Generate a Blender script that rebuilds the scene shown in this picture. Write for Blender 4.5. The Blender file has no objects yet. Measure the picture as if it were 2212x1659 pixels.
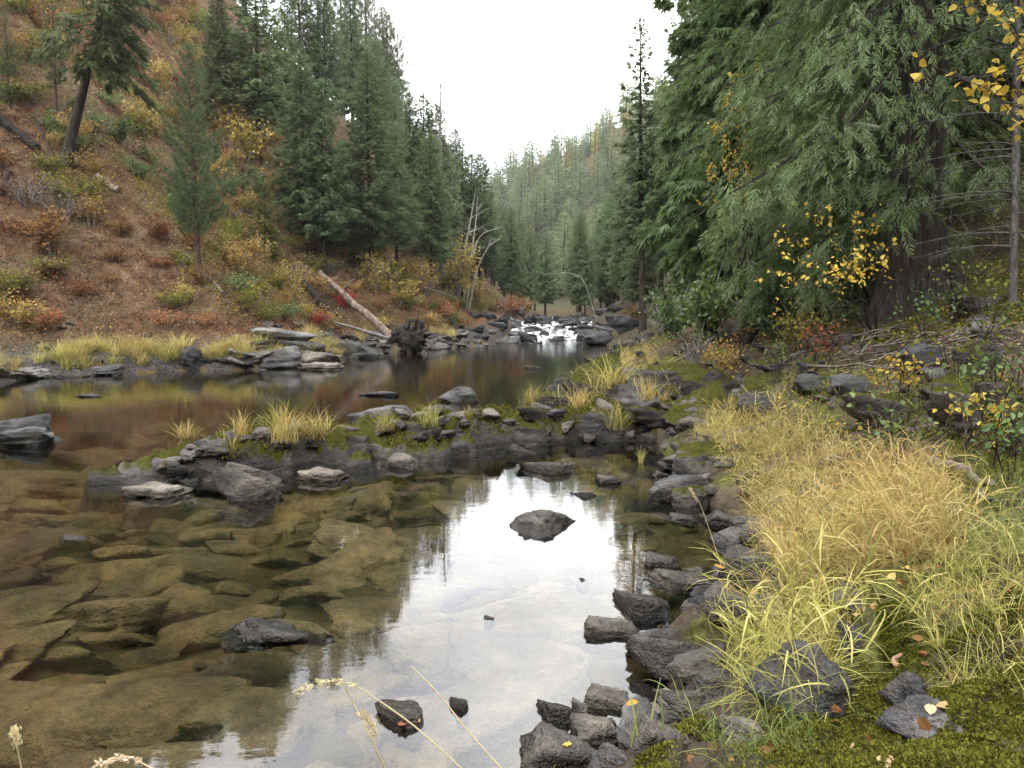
import bpy, bmesh, math, random
import numpy as np
from mathutils import Matrix, Vector

# ------------------------------------------------------------------ camera, sky, sun, exposure
scene = bpy.context.scene
CAMZ, PITCH, FPX = 1.8, math.radians(5.3), 1661.0
cam_d = bpy.data.cameras.new("camera"); cam = bpy.data.objects.new("camera", cam_d)
scene.collection.objects.link(cam); scene.camera = cam
cam.location = (0, 0, CAMZ); cam.rotation_euler = (math.pi/2 - PITCH, 0, 0)
cam_d.sensor_width = 36.0; cam_d.lens = 18.0*FPX/1106.0
cam_d.clip_start = 0.05; cam_d.clip_end = 3000

SUN_EL, SUN_AZ = math.radians(48), math.radians(200)      # behind the thick cloud, up the sky over the near bank
world = bpy.data.worlds.new("World"); scene.world = world; world.use_nodes = True
wn, wl = world.node_tree.nodes, world.node_tree.links; wn.clear()
w_out = wn.new("ShaderNodeOutputWorld"); w_bg = wn.new("ShaderNodeBackground")
w_sky = wn.new("ShaderNodeTexSky"); w_sky.sky_type = 'NISHITA'; w_sky.sun_disc = False
w_sky.sun_elevation = SUN_EL; w_sky.sun_rotation = SUN_AZ
w_tc = wn.new("ShaderNodeTexCoord"); w_map = wn.new("ShaderNodeMapping"); w_map.inputs['Scale'].default_value = (1.0, 1.0, 2.6)
w_map.inputs['Location'].default_value = (3.1, 0.4, 0.6)
w_no = wn.new("ShaderNodeTexNoise"); w_no.inputs['Scale'].default_value = 2.3; w_no.inputs['Detail'].default_value = 4; w_no.inputs['Roughness'].default_value = 0.55
w_rp = wn.new("ShaderNodeValToRGB"); w_rp.color_ramp.elements[0].position = 0.36; w_rp.color_ramp.elements[1].position = 0.62
w_rp.color_ramp.elements[0].color = (0.50, 0.515, 0.54, 1); w_rp.color_ramp.elements[1].color = (1, 1, 1, 1)
w_sc = wn.new("ShaderNodeVectorMath"); w_sc.operation = 'SCALE'; w_sc.inputs['Scale'].default_value = 26.0
w_mx = wn.new("ShaderNodeMixRGB"); w_mx.inputs['Fac'].default_value = 0.93
wl.new(w_tc.outputs['Generated'], w_map.inputs['Vector']); wl.new(w_map.outputs[0], w_no.inputs['Vector'])
wl.new(w_no.outputs['Fac'], w_rp.inputs[0]); wl.new(w_rp.outputs[0], w_sc.inputs[0])
wl.new(w_sky.outputs[0], w_mx.inputs[1]); wl.new(w_sc.outputs[0], w_mx.inputs[2])
wl.new(w_mx.outputs[0], w_bg.inputs['Color']); w_bg.inputs['Strength'].default_value = 0.1
wl.new(w_bg.outputs[0], w_out.inputs['Surface'])

sun_d = bpy.data.lights.new("sun", 'SUN'); sun_d.energy = 1.2; sun_d.angle = math.radians(30); sun_d.color = (1.0, 0.97, 0.92)
sun = bpy.data.objects.new("sun", sun_d); scene.collection.objects.link(sun)
_sd = Vector((math.sin(SUN_AZ)*math.cos(SUN_EL), math.cos(SUN_AZ)*math.cos(SUN_EL), math.sin(SUN_EL)))
sun.rotation_euler = _sd.to_track_quat('Z', 'Y').to_euler(); sun.location = (0, -20, 60)

vs = scene.view_settings
scene.display_settings.display_device = 'sRGB'
vs.view_transform = 'Standard'; vs.look = 'None'; vs.gamma = 1.0; vs.use_curve_mapping = False
vs.exposure = 1.22
scene.render.engine = 'CYCLES'
cy = scene.cycles
cy.use_denoising = True
cy.max_bounces = 5; cy.diffuse_bounces = 3; cy.glossy_bounces = 2; cy.transmission_bounces = 4
cy.transparent_max_bounces = 12; cy.volume_bounces = 0
cy.use_adaptive_sampling = True; cy.adaptive_threshold = 0.015
cy.caustics_reflective = False; cy.caustics_refractive = False

# ------------------------------------------------------------------ helpers: numbers
rng = np.random.default_rng(7)
random.seed(7)
CO = scene.collection

def _h(ix, iy, iz, s):
    n = (ix*374761393 + iy*668265263 + iz*2147483647 + s*974634777).astype(np.int64) & 0xffffffff
    n = ((n ^ (n >> 13))*1274126177) & 0xffffffff
    n = ((n ^ (n >> 16))*668265263) & 0xffffffff
    return ((n ^ (n >> 15)) & 0xffffff)/float(0xffffff)*2 - 1
def vnoise(x, y, z=None, s=0):
    x = np.asarray(x, float); y = np.asarray(y, float)
    z = np.zeros_like(x) if z is None else np.asarray(z, float)
    ix, iy, iz = np.floor(x).astype(np.int64), np.floor(y).astype(np.int64), np.floor(z).astype(np.int64)
    fx, fy, fz = x-ix, y-iy, z-iz
    fx, fy, fz = [f*f*f*(f*(f*6-15)+10) for f in (fx, fy, fz)]
    r = 0
    for a in (0, 1):
        for b in (0, 1):
            for c in (0, 1):
                w = (fx if a else 1-fx)*(fy if b else 1-fy)*(fz if c else 1-fz)
                r = r + w*_h(ix+a, iy+b, iz+c, s)
    return r
def fbm(x, y, z=None, s=0, o=4, g=0.5):
    r = 0; a = 1.0; f = 1.0; t = 0
    for i in range(o):
        r = r + a*vnoise(np.asarray(x)*f, np.asarray(y)*f, None if z is None else np.asarray(z)*f, s+i*17)
        t += a; a *= g; f *= 2.03
    return r/t*1.6
def cells(x, y, s=0):
    """a random height for each cell of a cracked-rock pattern"""
    ix, iy = np.floor(x).astype(np.int64), np.floor(y).astype(np.int64); bd = np.full(np.shape(x), 9.0); bv = np.zeros(np.shape(x)); z0 = np.zeros_like(ix)
    for a in (-1, 0, 1):
        for b in (-1, 0, 1):
            jx, jy = ix+a, iy+b; px = jx+0.5+0.45*_h(jx, jy, z0, s); py = jy+0.5+0.45*_h(jx, jy, z0, s+1)
            d = np.hypot(x-px, y-py); m = d < bd; bd = np.where(m, d, bd); bv = np.where(m, _h(jx, jy, z0, s+2), bv)
    return bv
def sstep(a, b, x):
    t = np.clip((np.asarray(x, float)-a)/(b-a), 0, 1); return t*t*(3-2*t)

CP, SP = math.cos(PITCH), math.sin(PITCH)
def ray(px, py):
    u = (np.asarray(px, float)-1106)/FPX; v = (829.5-np.asarray(py, float))/FPX
    return u, CP + v*SP, -SP + v*CP
def WD(px, py, D):
    dx, dy, dz = ray(px, py); return (float(dx/dy*D), float(D), float(CAMZ + dz/dy*D))
def WZ(px, py, z=0.0):
    dx, dy, dz = ray(px, py); t = (z-CAMZ)/dz; return (float(dx*t), float(dy*t), z)

# ------------------------------------------------------------------ the lie of the land
left_px = [(0, 832), (60, 817), (180, 814), (300, 806), (420, 801), (520, 800), (600, 795), (690, 789), (760, 774), (850, 760), (930, 756), (1000, 749), (1062, 744)]
Lp = np.array([(-70, -50), (-40, -8), (-22, 10)] + [WZ(*p)[:2] for p in left_px] + [(-0.5, 52), (1.0, 62), (2.5, 80), (3, 112), (-8, 165), (-60, 260), (-160, 420)], float)
right_px = [(1330, 1657), (1400, 1570), (1450, 1500), (1412, 1440), (1412, 1390), (1480, 1330), (1560, 1265), (1605, 1200), (1610, 1150), (1560, 1105), (1470, 1060), (1445, 1000), (1420, 965)]
right_px2 = [(1215, 858), (1240, 830), (1300, 792), (1350, 768), (1325, 750), (1285, 738)]
Rp = np.array([(-60, -55), (-25, -20), (-6, -3.2), (-2, 0.9), (-0.6, 1.75)] + [WZ(*p)[:2] for p in right_px] + [(2.3, 12.5), (1.9, 14.6)] + [WZ(*p)[:2] for p in right_px2]
              + [(6.0, 58), (8.5, 72), (10.5, 108), (2, 165), (-35, 230), (-130, 400)], float)
POLY = np.concatenate([Lp, Rp[::-1]])

def dist_poly(x, y, P):
    d = np.full(x.shape, 1e9)
    for (ax, ay), (bx, by) in zip(P[:-1], P[1:]):
        ex, ey = bx-ax, by-ay
        t = np.clip(((x-ax)*ex + (y-ay)*ey)/(ex*ex+ey*ey), 0, 1)
        d = np.minimum(d, np.hypot(x-ax-t*ex, y-ay-t*ey))
    return d
def in_poly(x, y, P):
    c = np.zeros(x.shape, bool); n = len(P)
    for i in range(n):
        (ax, ay), (bx, by) = P[i], P[(i+1) % n]
        if ay == by: continue
        m = ((ay > y) != (by > y)) & (x < (bx-ax)*(y-ay)/(by-ay)+ax)
        c ^= m
    return c
SPIT = [(-4.35, 8.15, 0.10, 0.35), (-3.6, 8.6, 0.30, 0.62), (-2.9, 9.0, 0.42, 0.8), (-2.1, 9.6, 0.40, 0.9), (-1.3, 10.2, 0.46, 0.95), (-0.5, 10.7, 0.36, 0.8),
        (0.3, 11.0, 0.38, 0.8), (1.1, 11.3, 0.42, 0.95), (1.9, 11.8, 0.55, 1.2), (2.8, 12.3, 0.7, 1.3)]
def base_level(y):
    return sstep(47, 62, y)*1.25 + np.clip(y-62, 0, 90)*0.02
def H_exact(x, y):
    x = np.asarray(x, float); y = np.asarray(y, float)
    dl, dr = dist_poly(x, y, Lp), dist_poly(x, y, Rp)
    riv = in_poly(x, y, POLY)
    left = (~riv) & (dl < dr)
    b = base_level(y)
    n1 = fbm(x*0.9, y*0.9, s=1, o=4); n2 = fbm(x*0.16, y*0.16, s=5, o=4); n3 = fbm(x*4, y*4, s=9, o=3)
    nb = np.abs(fbm(x*0.035, y*0.035, s=12, o=3))
    # river bed
    m = np.minimum(dl, dr)
    dep = 0.10 + 0.62*(1-np.exp(-m/1.6)) + 0.16*n1*np.minimum(1, m) + 0.03*n3
    dep = dep*0.62 + 0.45*sstep(2.5, 7, m)*sstep(9.5, 13, y)
    dep = np.where(y < 11.5, np.minimum(dep, 0.36+0.10*n1+0.02*n3), dep)
    zr = b - np.maximum(dep, 0.14+0.05*n3)
    # left hillside
    d = dl
    bench = 0.32*(1-np.exp(-d/0.35)) + 0.20*np.minimum(d, 4)
    zl = b + bench + 0.14*n1*np.minimum(1, d) + 0.05*n3*np.minimum(1, d)
    zl = zl + (0.16*cells(x*1.1+y*0.3, y*1.5-x*0.4, 50)+0.07*cells(x*3.1, y*3.7, 53))*sstep(-0.1, 0.4, d)*sstep(2.6, 1.2, d)
    up = np.maximum(d-2.2, 0)
    zl = zl + 1.02*up*(1-0.45*np.exp(-up/3.5)) + 1.5*n2*sstep(3, 20, d) + 3.0*nb*sstep(15, 60, d)
    zl = np.minimum(zl, 105+6*n2 - 95*sstep(150, 260, y))
    # right bank
    d = dr
    zq = b + 0.20*(1-np.exp(-d/0.22)) + 0.43*np.minimum(d, 4.5) + 0.14*n1*np.minimum(1, d) + 0.03*n3*np.minimum(1, d*2)
    zq = zq + (0.05*cells(x*3.2, y*3.6, 60)+0.03*cells(x*8, y*8, 63))*sstep(0, 0.2, d)*sstep(5, 3, d)
    up = np.maximum(d-4.5, 0)
    zq = zq + 0.85*up*(1-0.4*np.exp(-up/3)) + 1.5*n2*sstep(6, 25, d)
    cap = 46 + 0.36*x + 5*n2
    cap = np.where(y < 160, 200, cap*1.0)
    kk = sstep(140, 230, y)
    cap = (1-kk)*90 + kk*np.clip(46 + 0.36*x + 5*n2, 12, 120)
    zq = np.minimum(zq, cap + 0.12*(zq-cap))
    z = np.where(riv, zr, np.where(left, zl, zq))
    # the rock spit
    best = np.full(x.shape, -9.0)
    near = (np.abs(x) < 7) & (y > 6) & (y < 15)
    if near.any():
        xs, ys = x[near], y[near]; bz = np.full(xs.shape, -9.0)
        for (ax, ay, ah, aw), (bx, by, bh, bw) in zip(SPIT[:-1], SPIT[1:]):
            ex, ey = bx-ax, by-ay
            t = np.clip(((xs-ax)*ex+(ys-ay)*ey)/(ex*ex+ey*ey), 0, 1)
            q = np.hypot(xs-ax-t*ex, ys-ay-t*ey); h = ah+(bh-ah)*t; w = aw+(bw-aw)*t
            q = q*(1+0.35*fbm(xs*1.7, ys*1.7, s=33, o=3))
            bz = np.maximum(bz, -0.4 + (h*0.8+0.4)*np.clip(1.25*(1-(q/w)**2.2), -0.2, 1))
        rr = np.abs(fbm(xs*2.6, ys*2.6, s=21, o=4))
        cx, cyy = xs*0.9+ys*0.4, ys*1.0-xs*0.35
        bz = bz + np.where(bz > -0.3, 0.14*(rr-0.25) + 0.085*cells(cx*2.4, cyy*3.4, 40) + 0.05*cells(cx*6, cyy*8, 44), 0)
        best[near] = bz
    return np.maximum(z, best)

# polar sheet: fine where the place is close, coarse far off
AZ = np.concatenate([np.linspace(-180, -45, 30)[:-1], np.linspace(-45, 45, 480), np.linspace(45, 180, 30)[1:]])*math.pi/180
RR = np.concatenate([[0.0, 0.4, 0.8, 1.2, 1.5], np.geomspace(1.7, 32, 290), np.geomspace(32, 640, 120)[1:]])
GA, GR = np.meshgrid(AZ, RR, indexing='ij')
GX, GY = GR*np.sin(GA), GR*np.cos(GA)
GZ = H_exact(GX.ravel(), GY.ravel()).reshape(GX.shape)
def Hg(x, y):
    x = np.asarray(x, float); y = np.asarray(y, float)
    a = np.arctan2(x, y); r = np.hypot(x, y)
    fi = np.interp(a, AZ, np.arange(len(AZ))); fj = np.interp(r, RR, np.arange(len(RR)))
    i = np.clip(np.floor(fi).astype(int), 0, len(AZ)-2); j = np.clip(np.floor(fj).astype(int), 0, len(RR)-2)
    u, v = fi-i, fj-j
    return (GZ[i, j]*(1-u)*(1-v)+GZ[i+1, j]*u*(1-v)+GZ[i, j+1]*(1-u)*v+GZ[i+1, j+1]*u*v)
_T = np.geomspace(1.6, 630, 2600)
def WT(px, py, water=True):
    """the point of the ground (or the water) that a pixel of the photograph shows"""
    dx, dy, dz = ray(px, py); k = math.hypot(dx, dy)
    t = _T/k; z = CAMZ+dz*t; g = Hg(dx*t, dy*t)
    if water: g = np.maximum(g, np.where(dy*t < 50, 0, -9))
    m = np.nonzero(z <= g)[0]
    if len(m) == 0: return None
    i = m[0]; return (float(dx*t[i]), float(dy*t[i]), float(g[i]))

# ------------------------------------------------------------------ helpers: meshes and objects
def mesh_np(name, V, faces, mats, mi=None, smooth=False):
    """faces: list of int arrays (n,k)"""
    V = np.asarray(V, np.float32).reshape(-1, 3)
    me = bpy.data.meshes.new(name)
    faces = [np.asarray(f, np.int32) for f in faces if len(f)]
    nl = sum(f.size for f in faces); nf = sum(len(f) for f in faces)
    me.vertices.add(len(V)); me.vertices.foreach_set("co", V.ravel())
    me.loops.add(nl); me.loops.foreach_set("vertex_index", np.concatenate([f.ravel() for f in faces]))
    me.polygons.add(nf)
    tot = np.concatenate([np.full(len(f), f.shape[1], np.int32) for f in faces])
    st = np.concatenate([[0], np.cumsum(tot)[:-1]]).astype(np.int32)
    me.polygons.foreach_set("loop_start", st)
    for m in (mats if isinstance(mats, (list, tuple)) else [mats]): me.materials.append(m)
    if mi is not None: me.polygons.foreach_set("material_index", np.asarray(mi, np.int32))
    me.polygons.foreach_set("use_smooth", np.full(nf, bool(smooth)))
    me.update(calc_edges=True)
    return me
class MB:
    def __init__(s): s.v = []; s.f = {}; s.n = 0
    def add(s, V, F):
        V = np.asarray(V, float).reshape(-1, 3); F = np.asarray(F, int)
        if len(V) == 0: return s
        s.v.append(V); s.f.setdefault(F.shape[1], []).append(F+s.n); s.n += len(V); return s
    def mesh(s, name, mats, smooth=False):
        return mesh_np(name, np.concatenate(s.v), [np.concatenate(f) for f in s.f.values()], mats, smooth=smooth)
def link(name, data, parent=None, loc=None, rot=None, scale=None):
    o = bpy.data.objects.new(name, data); CO.objects.link(o)
    if parent is not None: o.parent = parent
    if loc is not None: o.location = loc
    if rot is not None: o.rotation_euler = rot
    if scale is not None: o.scale = (scale,)*3 if np.isscalar(scale) else scale
    return o
def tag(o, label=None, cat=None, group=None, kind=None):
    if label: o["label"] = label
    if cat: o["category"] = cat
    if group: o["group"] = group
    if kind: o["kind"] = kind
    return o
def frames(d, n):
    """rotation matrices (N,3,3), x along d, z close to n"""
    d = d/np.linalg.norm(d, axis=-1, keepdims=True)
    y = np.cross(n, d); y = y/(np.linalg.norm(y, axis=-1, keepdims=True)+1e-9)
    return np.stack([d, y, np.cross(d, y)], axis=-1)
def scatter(mb, TV, TF, R, P, S):
    N = len(P)
    if N == 0: return
    S = np.broadcast_to(np.asarray(S, float), (N,)) if np.ndim(S) < 2 else S
    TVs = TV[None]*(S[:, None, None] if S.ndim == 1 else S[:, None, :])
    V = np.einsum('nij,nkj->nki', R, TVs) + P[:, None, :]
    F = TF[None] + (np.arange(N)*len(TV))[:, None, None]
    mb.add(V.reshape(-1, 3), F.reshape(-1, TF.shape[1]))
def tube(mb, pts, rad, k=6, cap=False):
    pts = np.asarray(pts, float); rad = np.broadcast_to(np.asarray(rad, float), (len(pts),))
    t = np.gradient(pts, axis=0); t /= np.linalg.norm(t, axis=1, keepdims=True)+1e-9
    ref = np.array([0.0, 0, 1]) if abs(t[0][2]) < 0.9 else np.array([1.0, 0, 0])
    a = np.cross(t, ref); a /= np.linalg.norm(a, axis=1, keepdims=True)+1e-9
    b = np.cross(t, a); th = np.arange(k)*2*math.pi/k
    V = pts[:, None]+rad[:, None, None]*(a[:, None]*np.cos(th)[None, :, None]+b[:, None]*np.sin(th)[None, :, None])
    n = len(pts); i, j = np.meshgrid(np.arange(n-1), np.arange(k), indexing='ij')
    F = np.stack([i*k+j, i*k+(j+1) % k, (i+1)*k+(j+1) % k, (i+1)*k+j], -1).reshape(-1, 4)
    mb.add(V.reshape(-1, 3), F)
    if cap:
        for e in (0, n-1):
            c = np.concatenate([V[e], pts[e][None]]); q = np.arange(k)
            mb.add(c, np.stack([q, (q+1) % k, np.full(k, k)], -1))
def rand_unit(n, r=rng):
    v = r.normal(size=(n, 3)); return v/np.linalg.norm(v, axis=1, keepdims=True)

# ------------------------------------------------------------------ helpers: materials
class NT:
    def __init__(s, name):
        s.m = bpy.data.materials.new(name); s.m.use_nodes = True
        s.t = s.m.node_tree; s.t.nodes.clear(); s.out = s.t.nodes.new("ShaderNodeOutputMaterial")
    def n(s, typ, **kw):
        nd = s.t.nodes.new("ShaderNode"+typ)
        for k, v in kw.items():
            if k in ('operation', 'blend_type', 'noise_dimensions', 'feature', 'distance'): setattr(nd, k, v)
            else:
                key = int(k[1:]) if k[0] == 'i' and k[1:].isdigit() else k.replace('_', ' ')
                if isinstance(v, bpy.types.NodeSocket): s.t.links.new(v, nd.inputs[key])
                else: nd.inputs[key].default_value = v
        return nd
    def noise(s, scale, detail=4, rough=0.55, vec=None, out='Fac'):
        kw = dict(Scale=scale, Detail=detail, Roughness=rough)
        nd = s.n("TexNoise", **kw)
        if vec is not None: s.t.links.new(vec, nd.inputs['Vector'])
        return nd.outputs[out]
    def ramp(s, fac, stops, interp='LINEAR'):
        nd = s.t.nodes.new("ShaderNodeValToRGB"); cr = nd.color_ramp; cr.interpolation = interp
        while len(cr.elements) < len(stops): cr.elements.new(0.5)
        for e, (p, c) in zip(cr.elements, stops):
            e.position = p; e.color = (c if np.ndim(c) else (c, c, c))[:3] + (1,) if np.ndim(c) else (c, c, c, 1)
        s.t.links.new(fac, nd.inputs[0]); return nd.outputs[0]
    def mix(s, fac, a, b, mode='MIX'):
        return s.n("MixRGB", blend_type=mode, i0=fac, i1=a, i2=b).outputs[0]
    def math(s, op, a, b=0.0):
        return s.n("Math", operation=op, i0=a, i1=b).outputs[0]
    def surf(s, sh): s.t.links.new(sh, s.out.inputs['Surface']); return s.m
    def objco(s): return s.t.nodes.new("ShaderNodeTexCoord").outputs['Object']
    def geo(s, o): return s.t.nodes.new("ShaderNodeNewGeometry").outputs[o]
    def orand(s): return s.t.nodes.new("ShaderNodeObjectInfo").outputs['Random']
    def bump(s, h, strength=0.5, dist=0.05):
        return s.n("Bump", Strength=strength, Distance=dist, Height=h).outputs[0]
    def bsdf(s, col, rough=0.8, normal=None, spec=0.3):
        nd = s.n("BsdfPrincipled", Base_Color=col, Roughness=rough)
        nd.inputs['Specular IOR Level'].default_value = spec
        if normal is not None: s.t.links.new(normal, nd.inputs['Normal'])
        return nd.outputs[0]
def c4(c): return (c[0], c[1], c[2], 1.0)

def leaf_mat(name, cols, trans=0.35, gloss=0.0, objvar=0.25):
    """foliage: each leaf its own tint, each plant a little different"""
    t = NT(name)
    n = len(cols)
    col = t.ramp(t.geo('Random Per Island'), [(i/(n-1) if n > 1 else 0, tuple(c)) for i, c in enumerate(cols)])
    hsv = t.n("HueSaturation", Color=col)
    r = t.orand()
    t.t.links.new(t.math('ADD', t.math('MULTIPLY', r, objvar*2), 1-objvar), hsv.inputs['Value'])
    t.t.links.new(t.math('ADD', t.math('MULTIPLY', t.math('FRACT', t.math('MULTIPLY', r, 7.31)), 0.04), 0.48), hsv.inputs['Hue'])
    c = hsv.outputs[0]
    d = t.n("BsdfDiffuse", Color=c).outputs[0]; tr = t.n("BsdfTranslucent", Color=c).outputs[0]
    sh = t.n("MixShader", Fac=trans, i1=d, i2=tr).outputs[0]
    if gloss > 0:
        g = t.n("BsdfGlossy", Color=(1, 1, 1, 1), Roughness=0.45).outputs[0]
        sh = t.n("MixShader", Fac=gloss, i1=sh, i2=g).outputs[0]
    return t.surf(sh)
def rock_mat(name, dark, mid, light, moss=0.0, mosscol=((0.024, 0.027, 0.006), (0.092, 0.09, 0.016)), lichen=0.0, wet=True, scale=1.0):
    t = NT(name); pos = t.geo('Position'); oc = t.objco()
    mp = t.n("Mapping", Scale=(1, 1, 1.7)); t.t.links.new(pos, mp.inputs['Vector']); v = mp.outputs[0]
    a = t.noise(1.7*scale, 3, 0.6, v); b = t.noise(9*scale, 4, 0.65, v); f = t.noise(60*scale, 2, 0.7, pos)
    col = t.ramp(a, [(0.3, dark), (0.52, mid), (0.72, light)])
    col = t.mix(0.75, col, t.ramp(b, [(0.3, (0.35, 0.35, 0.36)), (0.5, (1, 1, 1)), (0.72, (1.8, 1.7, 1.55))]), 'MULTIPLY')
    col = t.mix(0.6, col, t.ramp(f, [(0.3, (0.6, 0.6, 0.6)), (0.7, (1.35, 1.35, 1.35))]), 'MULTIPLY')
    hv = t.n("HueSaturation", Color=col); t.t.links.new(t.math('ADD', t.math('MULTIPLY', t.orand(), 0.7), 0.65), hv.inputs['Value']); col = hv.outputs[0]
    if lichen > 0:
        l = t.ramp(t.noise(6, 5, 0.7, pos), [(0.62-lichen*0.2, 0.0), (0.70-lichen*0.2, 1.0)])
        col = t.mix(t.math('MULTIPLY', l, 0.6), col, (0.42, 0.42, 0.38, 1))
    z = t.n("SeparateXYZ", Vector=pos).outputs[2]
    rough = 0.75
    if wet:   # the soaked band just above the water
        wv = t.math('ADD', z, t.math('MULTIPLY', t.noise(5, 3, 0.5, pos), -0.10))
        w = t.ramp(wv, [(0.0, 1.0), (0.035, 0.0)])
        col = t.mix(w, col, t.mix(1.0, col, (0.42, 0.40, 0.36, 1), 'MULTIPLY'))
        rough = t.ramp(w, [(0, 0.72), (1, 0.25)])
    hgt = t.math('ADD', t.math('ADD', b, t.math('MULTIPLY', f, 0.25)), t.math('MULTIPLY', t.noise(24*scale, 3, 0.7, v), 0.55))
    nb = t.bump(hgt, 1.0, 0.07)
    if moss > 0:
        nz = t.n("SeparateXYZ", Vector=t.geo('Normal')).outputs[2]
        mn = t.noise(3.5, 3, 0.65, pos)
        mk = t.math('ADD', t.math('MULTIPLY', nz, 0.55), t.math('MULTIPLY', mn, 1.0))
        mk = t.ramp(mk, [(1.22-0.5*moss, 0.0), (1.30-0.5*moss, 1.0)])
        mz = t.ramp(z, [(0.08, 0.0), (0.16, 1.0)]); mk = t.math('MULTIPLY', mk, mz)
        mc = t.ramp(t.noise(22, 3, 0.7, pos), [(0.3, mosscol[0]), (0.7, mosscol[1])])
        col = t.mix(mk, col, mc)
        mb_ = t.bump(t.noise(70, 2, 0.8, pos), 1.0, 0.03)
        s1 = t.bsdf(col, rough if not np.isscalar(rough) else 0.8, nb, 0.35); s2 = t.bsdf(mc, 0.95, mb_, 0.1)
        return t.surf(t.n("MixShader", Fac=mk, i1=s1, i2=s2).outputs[0])
    return t.surf(t.bsdf(col, rough if not np.isscalar(rough) else 0.8, nb, 0.4))
def bark_mat(name, c0, c1, c2, sx=14, sz=1.6, depth=0.03):
    t = NT(name); mp = t.n("Mapping", Scale=(sx, sx, sz)); t.t.links.new(t.objco(), mp.inputs['Vector'])
    a = t.noise(1.0, 6, 0.65, mp.outputs[0])
    col = t.ramp(a, [(0.3, c0), (0.5, c1), (0.72, c2)])
    col = t.mix(0.5, col, t.ramp(t.noise(2.5, 4, 0.6, t.geo('Position')), [(0.3, (0.6, 0.6, 0.6)), (0.7, (1.4, 1.4, 1.35))]), 'MULTIPLY')
    return t.surf(t.bsdf(col, 0.9, t.bump(a, 0.9, depth), 0.15))

M = {}
M['rock'] = rock_mat("rock_grey_brown", (0.030, 0.026, 0.023), (0.085, 0.073, 0.063), (0.20, 0.175, 0.15))
M['rock_pale'] = rock_mat("rock_pale", (0.055, 0.047, 0.039), (0.13, 0.113, 0.093), (0.25, 0.22, 0.185))
M['rock_blue'] = rock_mat("rock_slate", (0.020, 0.019, 0.019), (0.060, 0.057, 0.056), (0.17, 0.165, 0.16), moss=0.12)
M['rock_moss'] = rock_mat("rock_mossy", (0.022, 0.021, 0.020), (0.065, 0.058, 0.052), (0.16, 0.145, 0.13), moss=0.85)
M['rock_black'] = rock_mat("rock_black", (0.012, 0.012, 0.013), (0.030, 0.030, 0.031), (0.08, 0.08, 0.08), moss=0.35, mosscol=((0.02, 0.024, 0.006), (0.07, 0.075, 0.015)))
M['rock_grey'] = rock_mat("rock_slope", (0.05, 0.048, 0.046), (0.13, 0.125, 0.115), (0.26, 0.25, 0.23), moss=0.2, lichen=0.35)
M['stone_wet'] = rock_mat("stone_under_water", (0.075, 0.052, 0.024), (0.158, 0.115, 0.055), (0.245, 0.185, 0.092), wet=False, scale=0.8)

# ground sheets -----------------------------------------------------
def ground_mat(name, kind):
    t = NT(name); pos = t.geo('Position')
    a = t.noise(0.35, 2, 0.6, pos); b = t.noise(2.2, 4, 0.65, pos); c = t.noise(14, 3, 0.7, pos)
    if kind == 'hill':
        col = t.ramp(b, [(0.28, (0.034, 0.021, 0.013)), (0.45, (0.092, 0.050, 0.030)), (0.6, (0.148, 0.092, 0.055)), (0.75, (0.21, 0.16, 0.105))])
        col = t.mix(t.ramp(a, [(0.45, 0.0), (0.62, 0.75)]), col, t.ramp(c, [(0.3, (0.06, 0.05, 0.028)), (0.7, (0.17, 0.145, 0.085))]))
        zz = t.math('ADD', t.n("SeparateXYZ", Vector=pos).outputs[2], t.math('MULTIPLY', b, -0.6))
        col = t.mix(t.ramp(zz, [(0.35, 1.0), (0.75, 0.0)]), col, t.ramp(c, [(0.3, (0.022, 0.02, 0.018)), (0.7, (0.10, 0.092, 0.082))]))
    elif kind == 'bank':
        col = t.ramp(b, [(0.28, (0.020, 0.016, 0.012)), (0.5, (0.055, 0.042, 0.030)), (0.72, (0.11, 0.09, 0.065))])
        mk = t.ramp(t.noise(0.9, 3, 0.6, pos), [(0.5, 0.0), (0.6, 0.8)])
        col = t.mix(mk, col, t.ramp(c, [(0.3, (0.03, 0.036, 0.008)), (0.7, (0.10, 0.105, 0.02))]))
    elif kind == 'bed':
        col = t.ramp(b, [(0.25, (0.036, 0.027, 0.012)), (0.5, (0.076, 0.057, 0.026)), (0.75, (0.125, 0.092, 0.044))])
    else:
        col = t.ramp(b, [(0.3, (0.03, 0.038, 0.018)), (0.5, (0.05, 0.05, 0.026)), (0.8, (0.16, 0.10, 0.05))])
    col = t.mix(0.7, col, t.ramp(c, [(0.3, (0.5, 0.5, 0.5)), (0.5, (1, 1, 1)), (0.7, (1.5, 1.45, 1.4))]), 'MULTIPLY')
    hgt = t.math('ADD', b, t.math('MULTIPLY', c, 0.6))
    return t.surf(t.bsdf(col, 0.95, t.bump(hgt, 0.9, 0.12 if kind == 'hill' else 0.05), 0.1))

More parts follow.
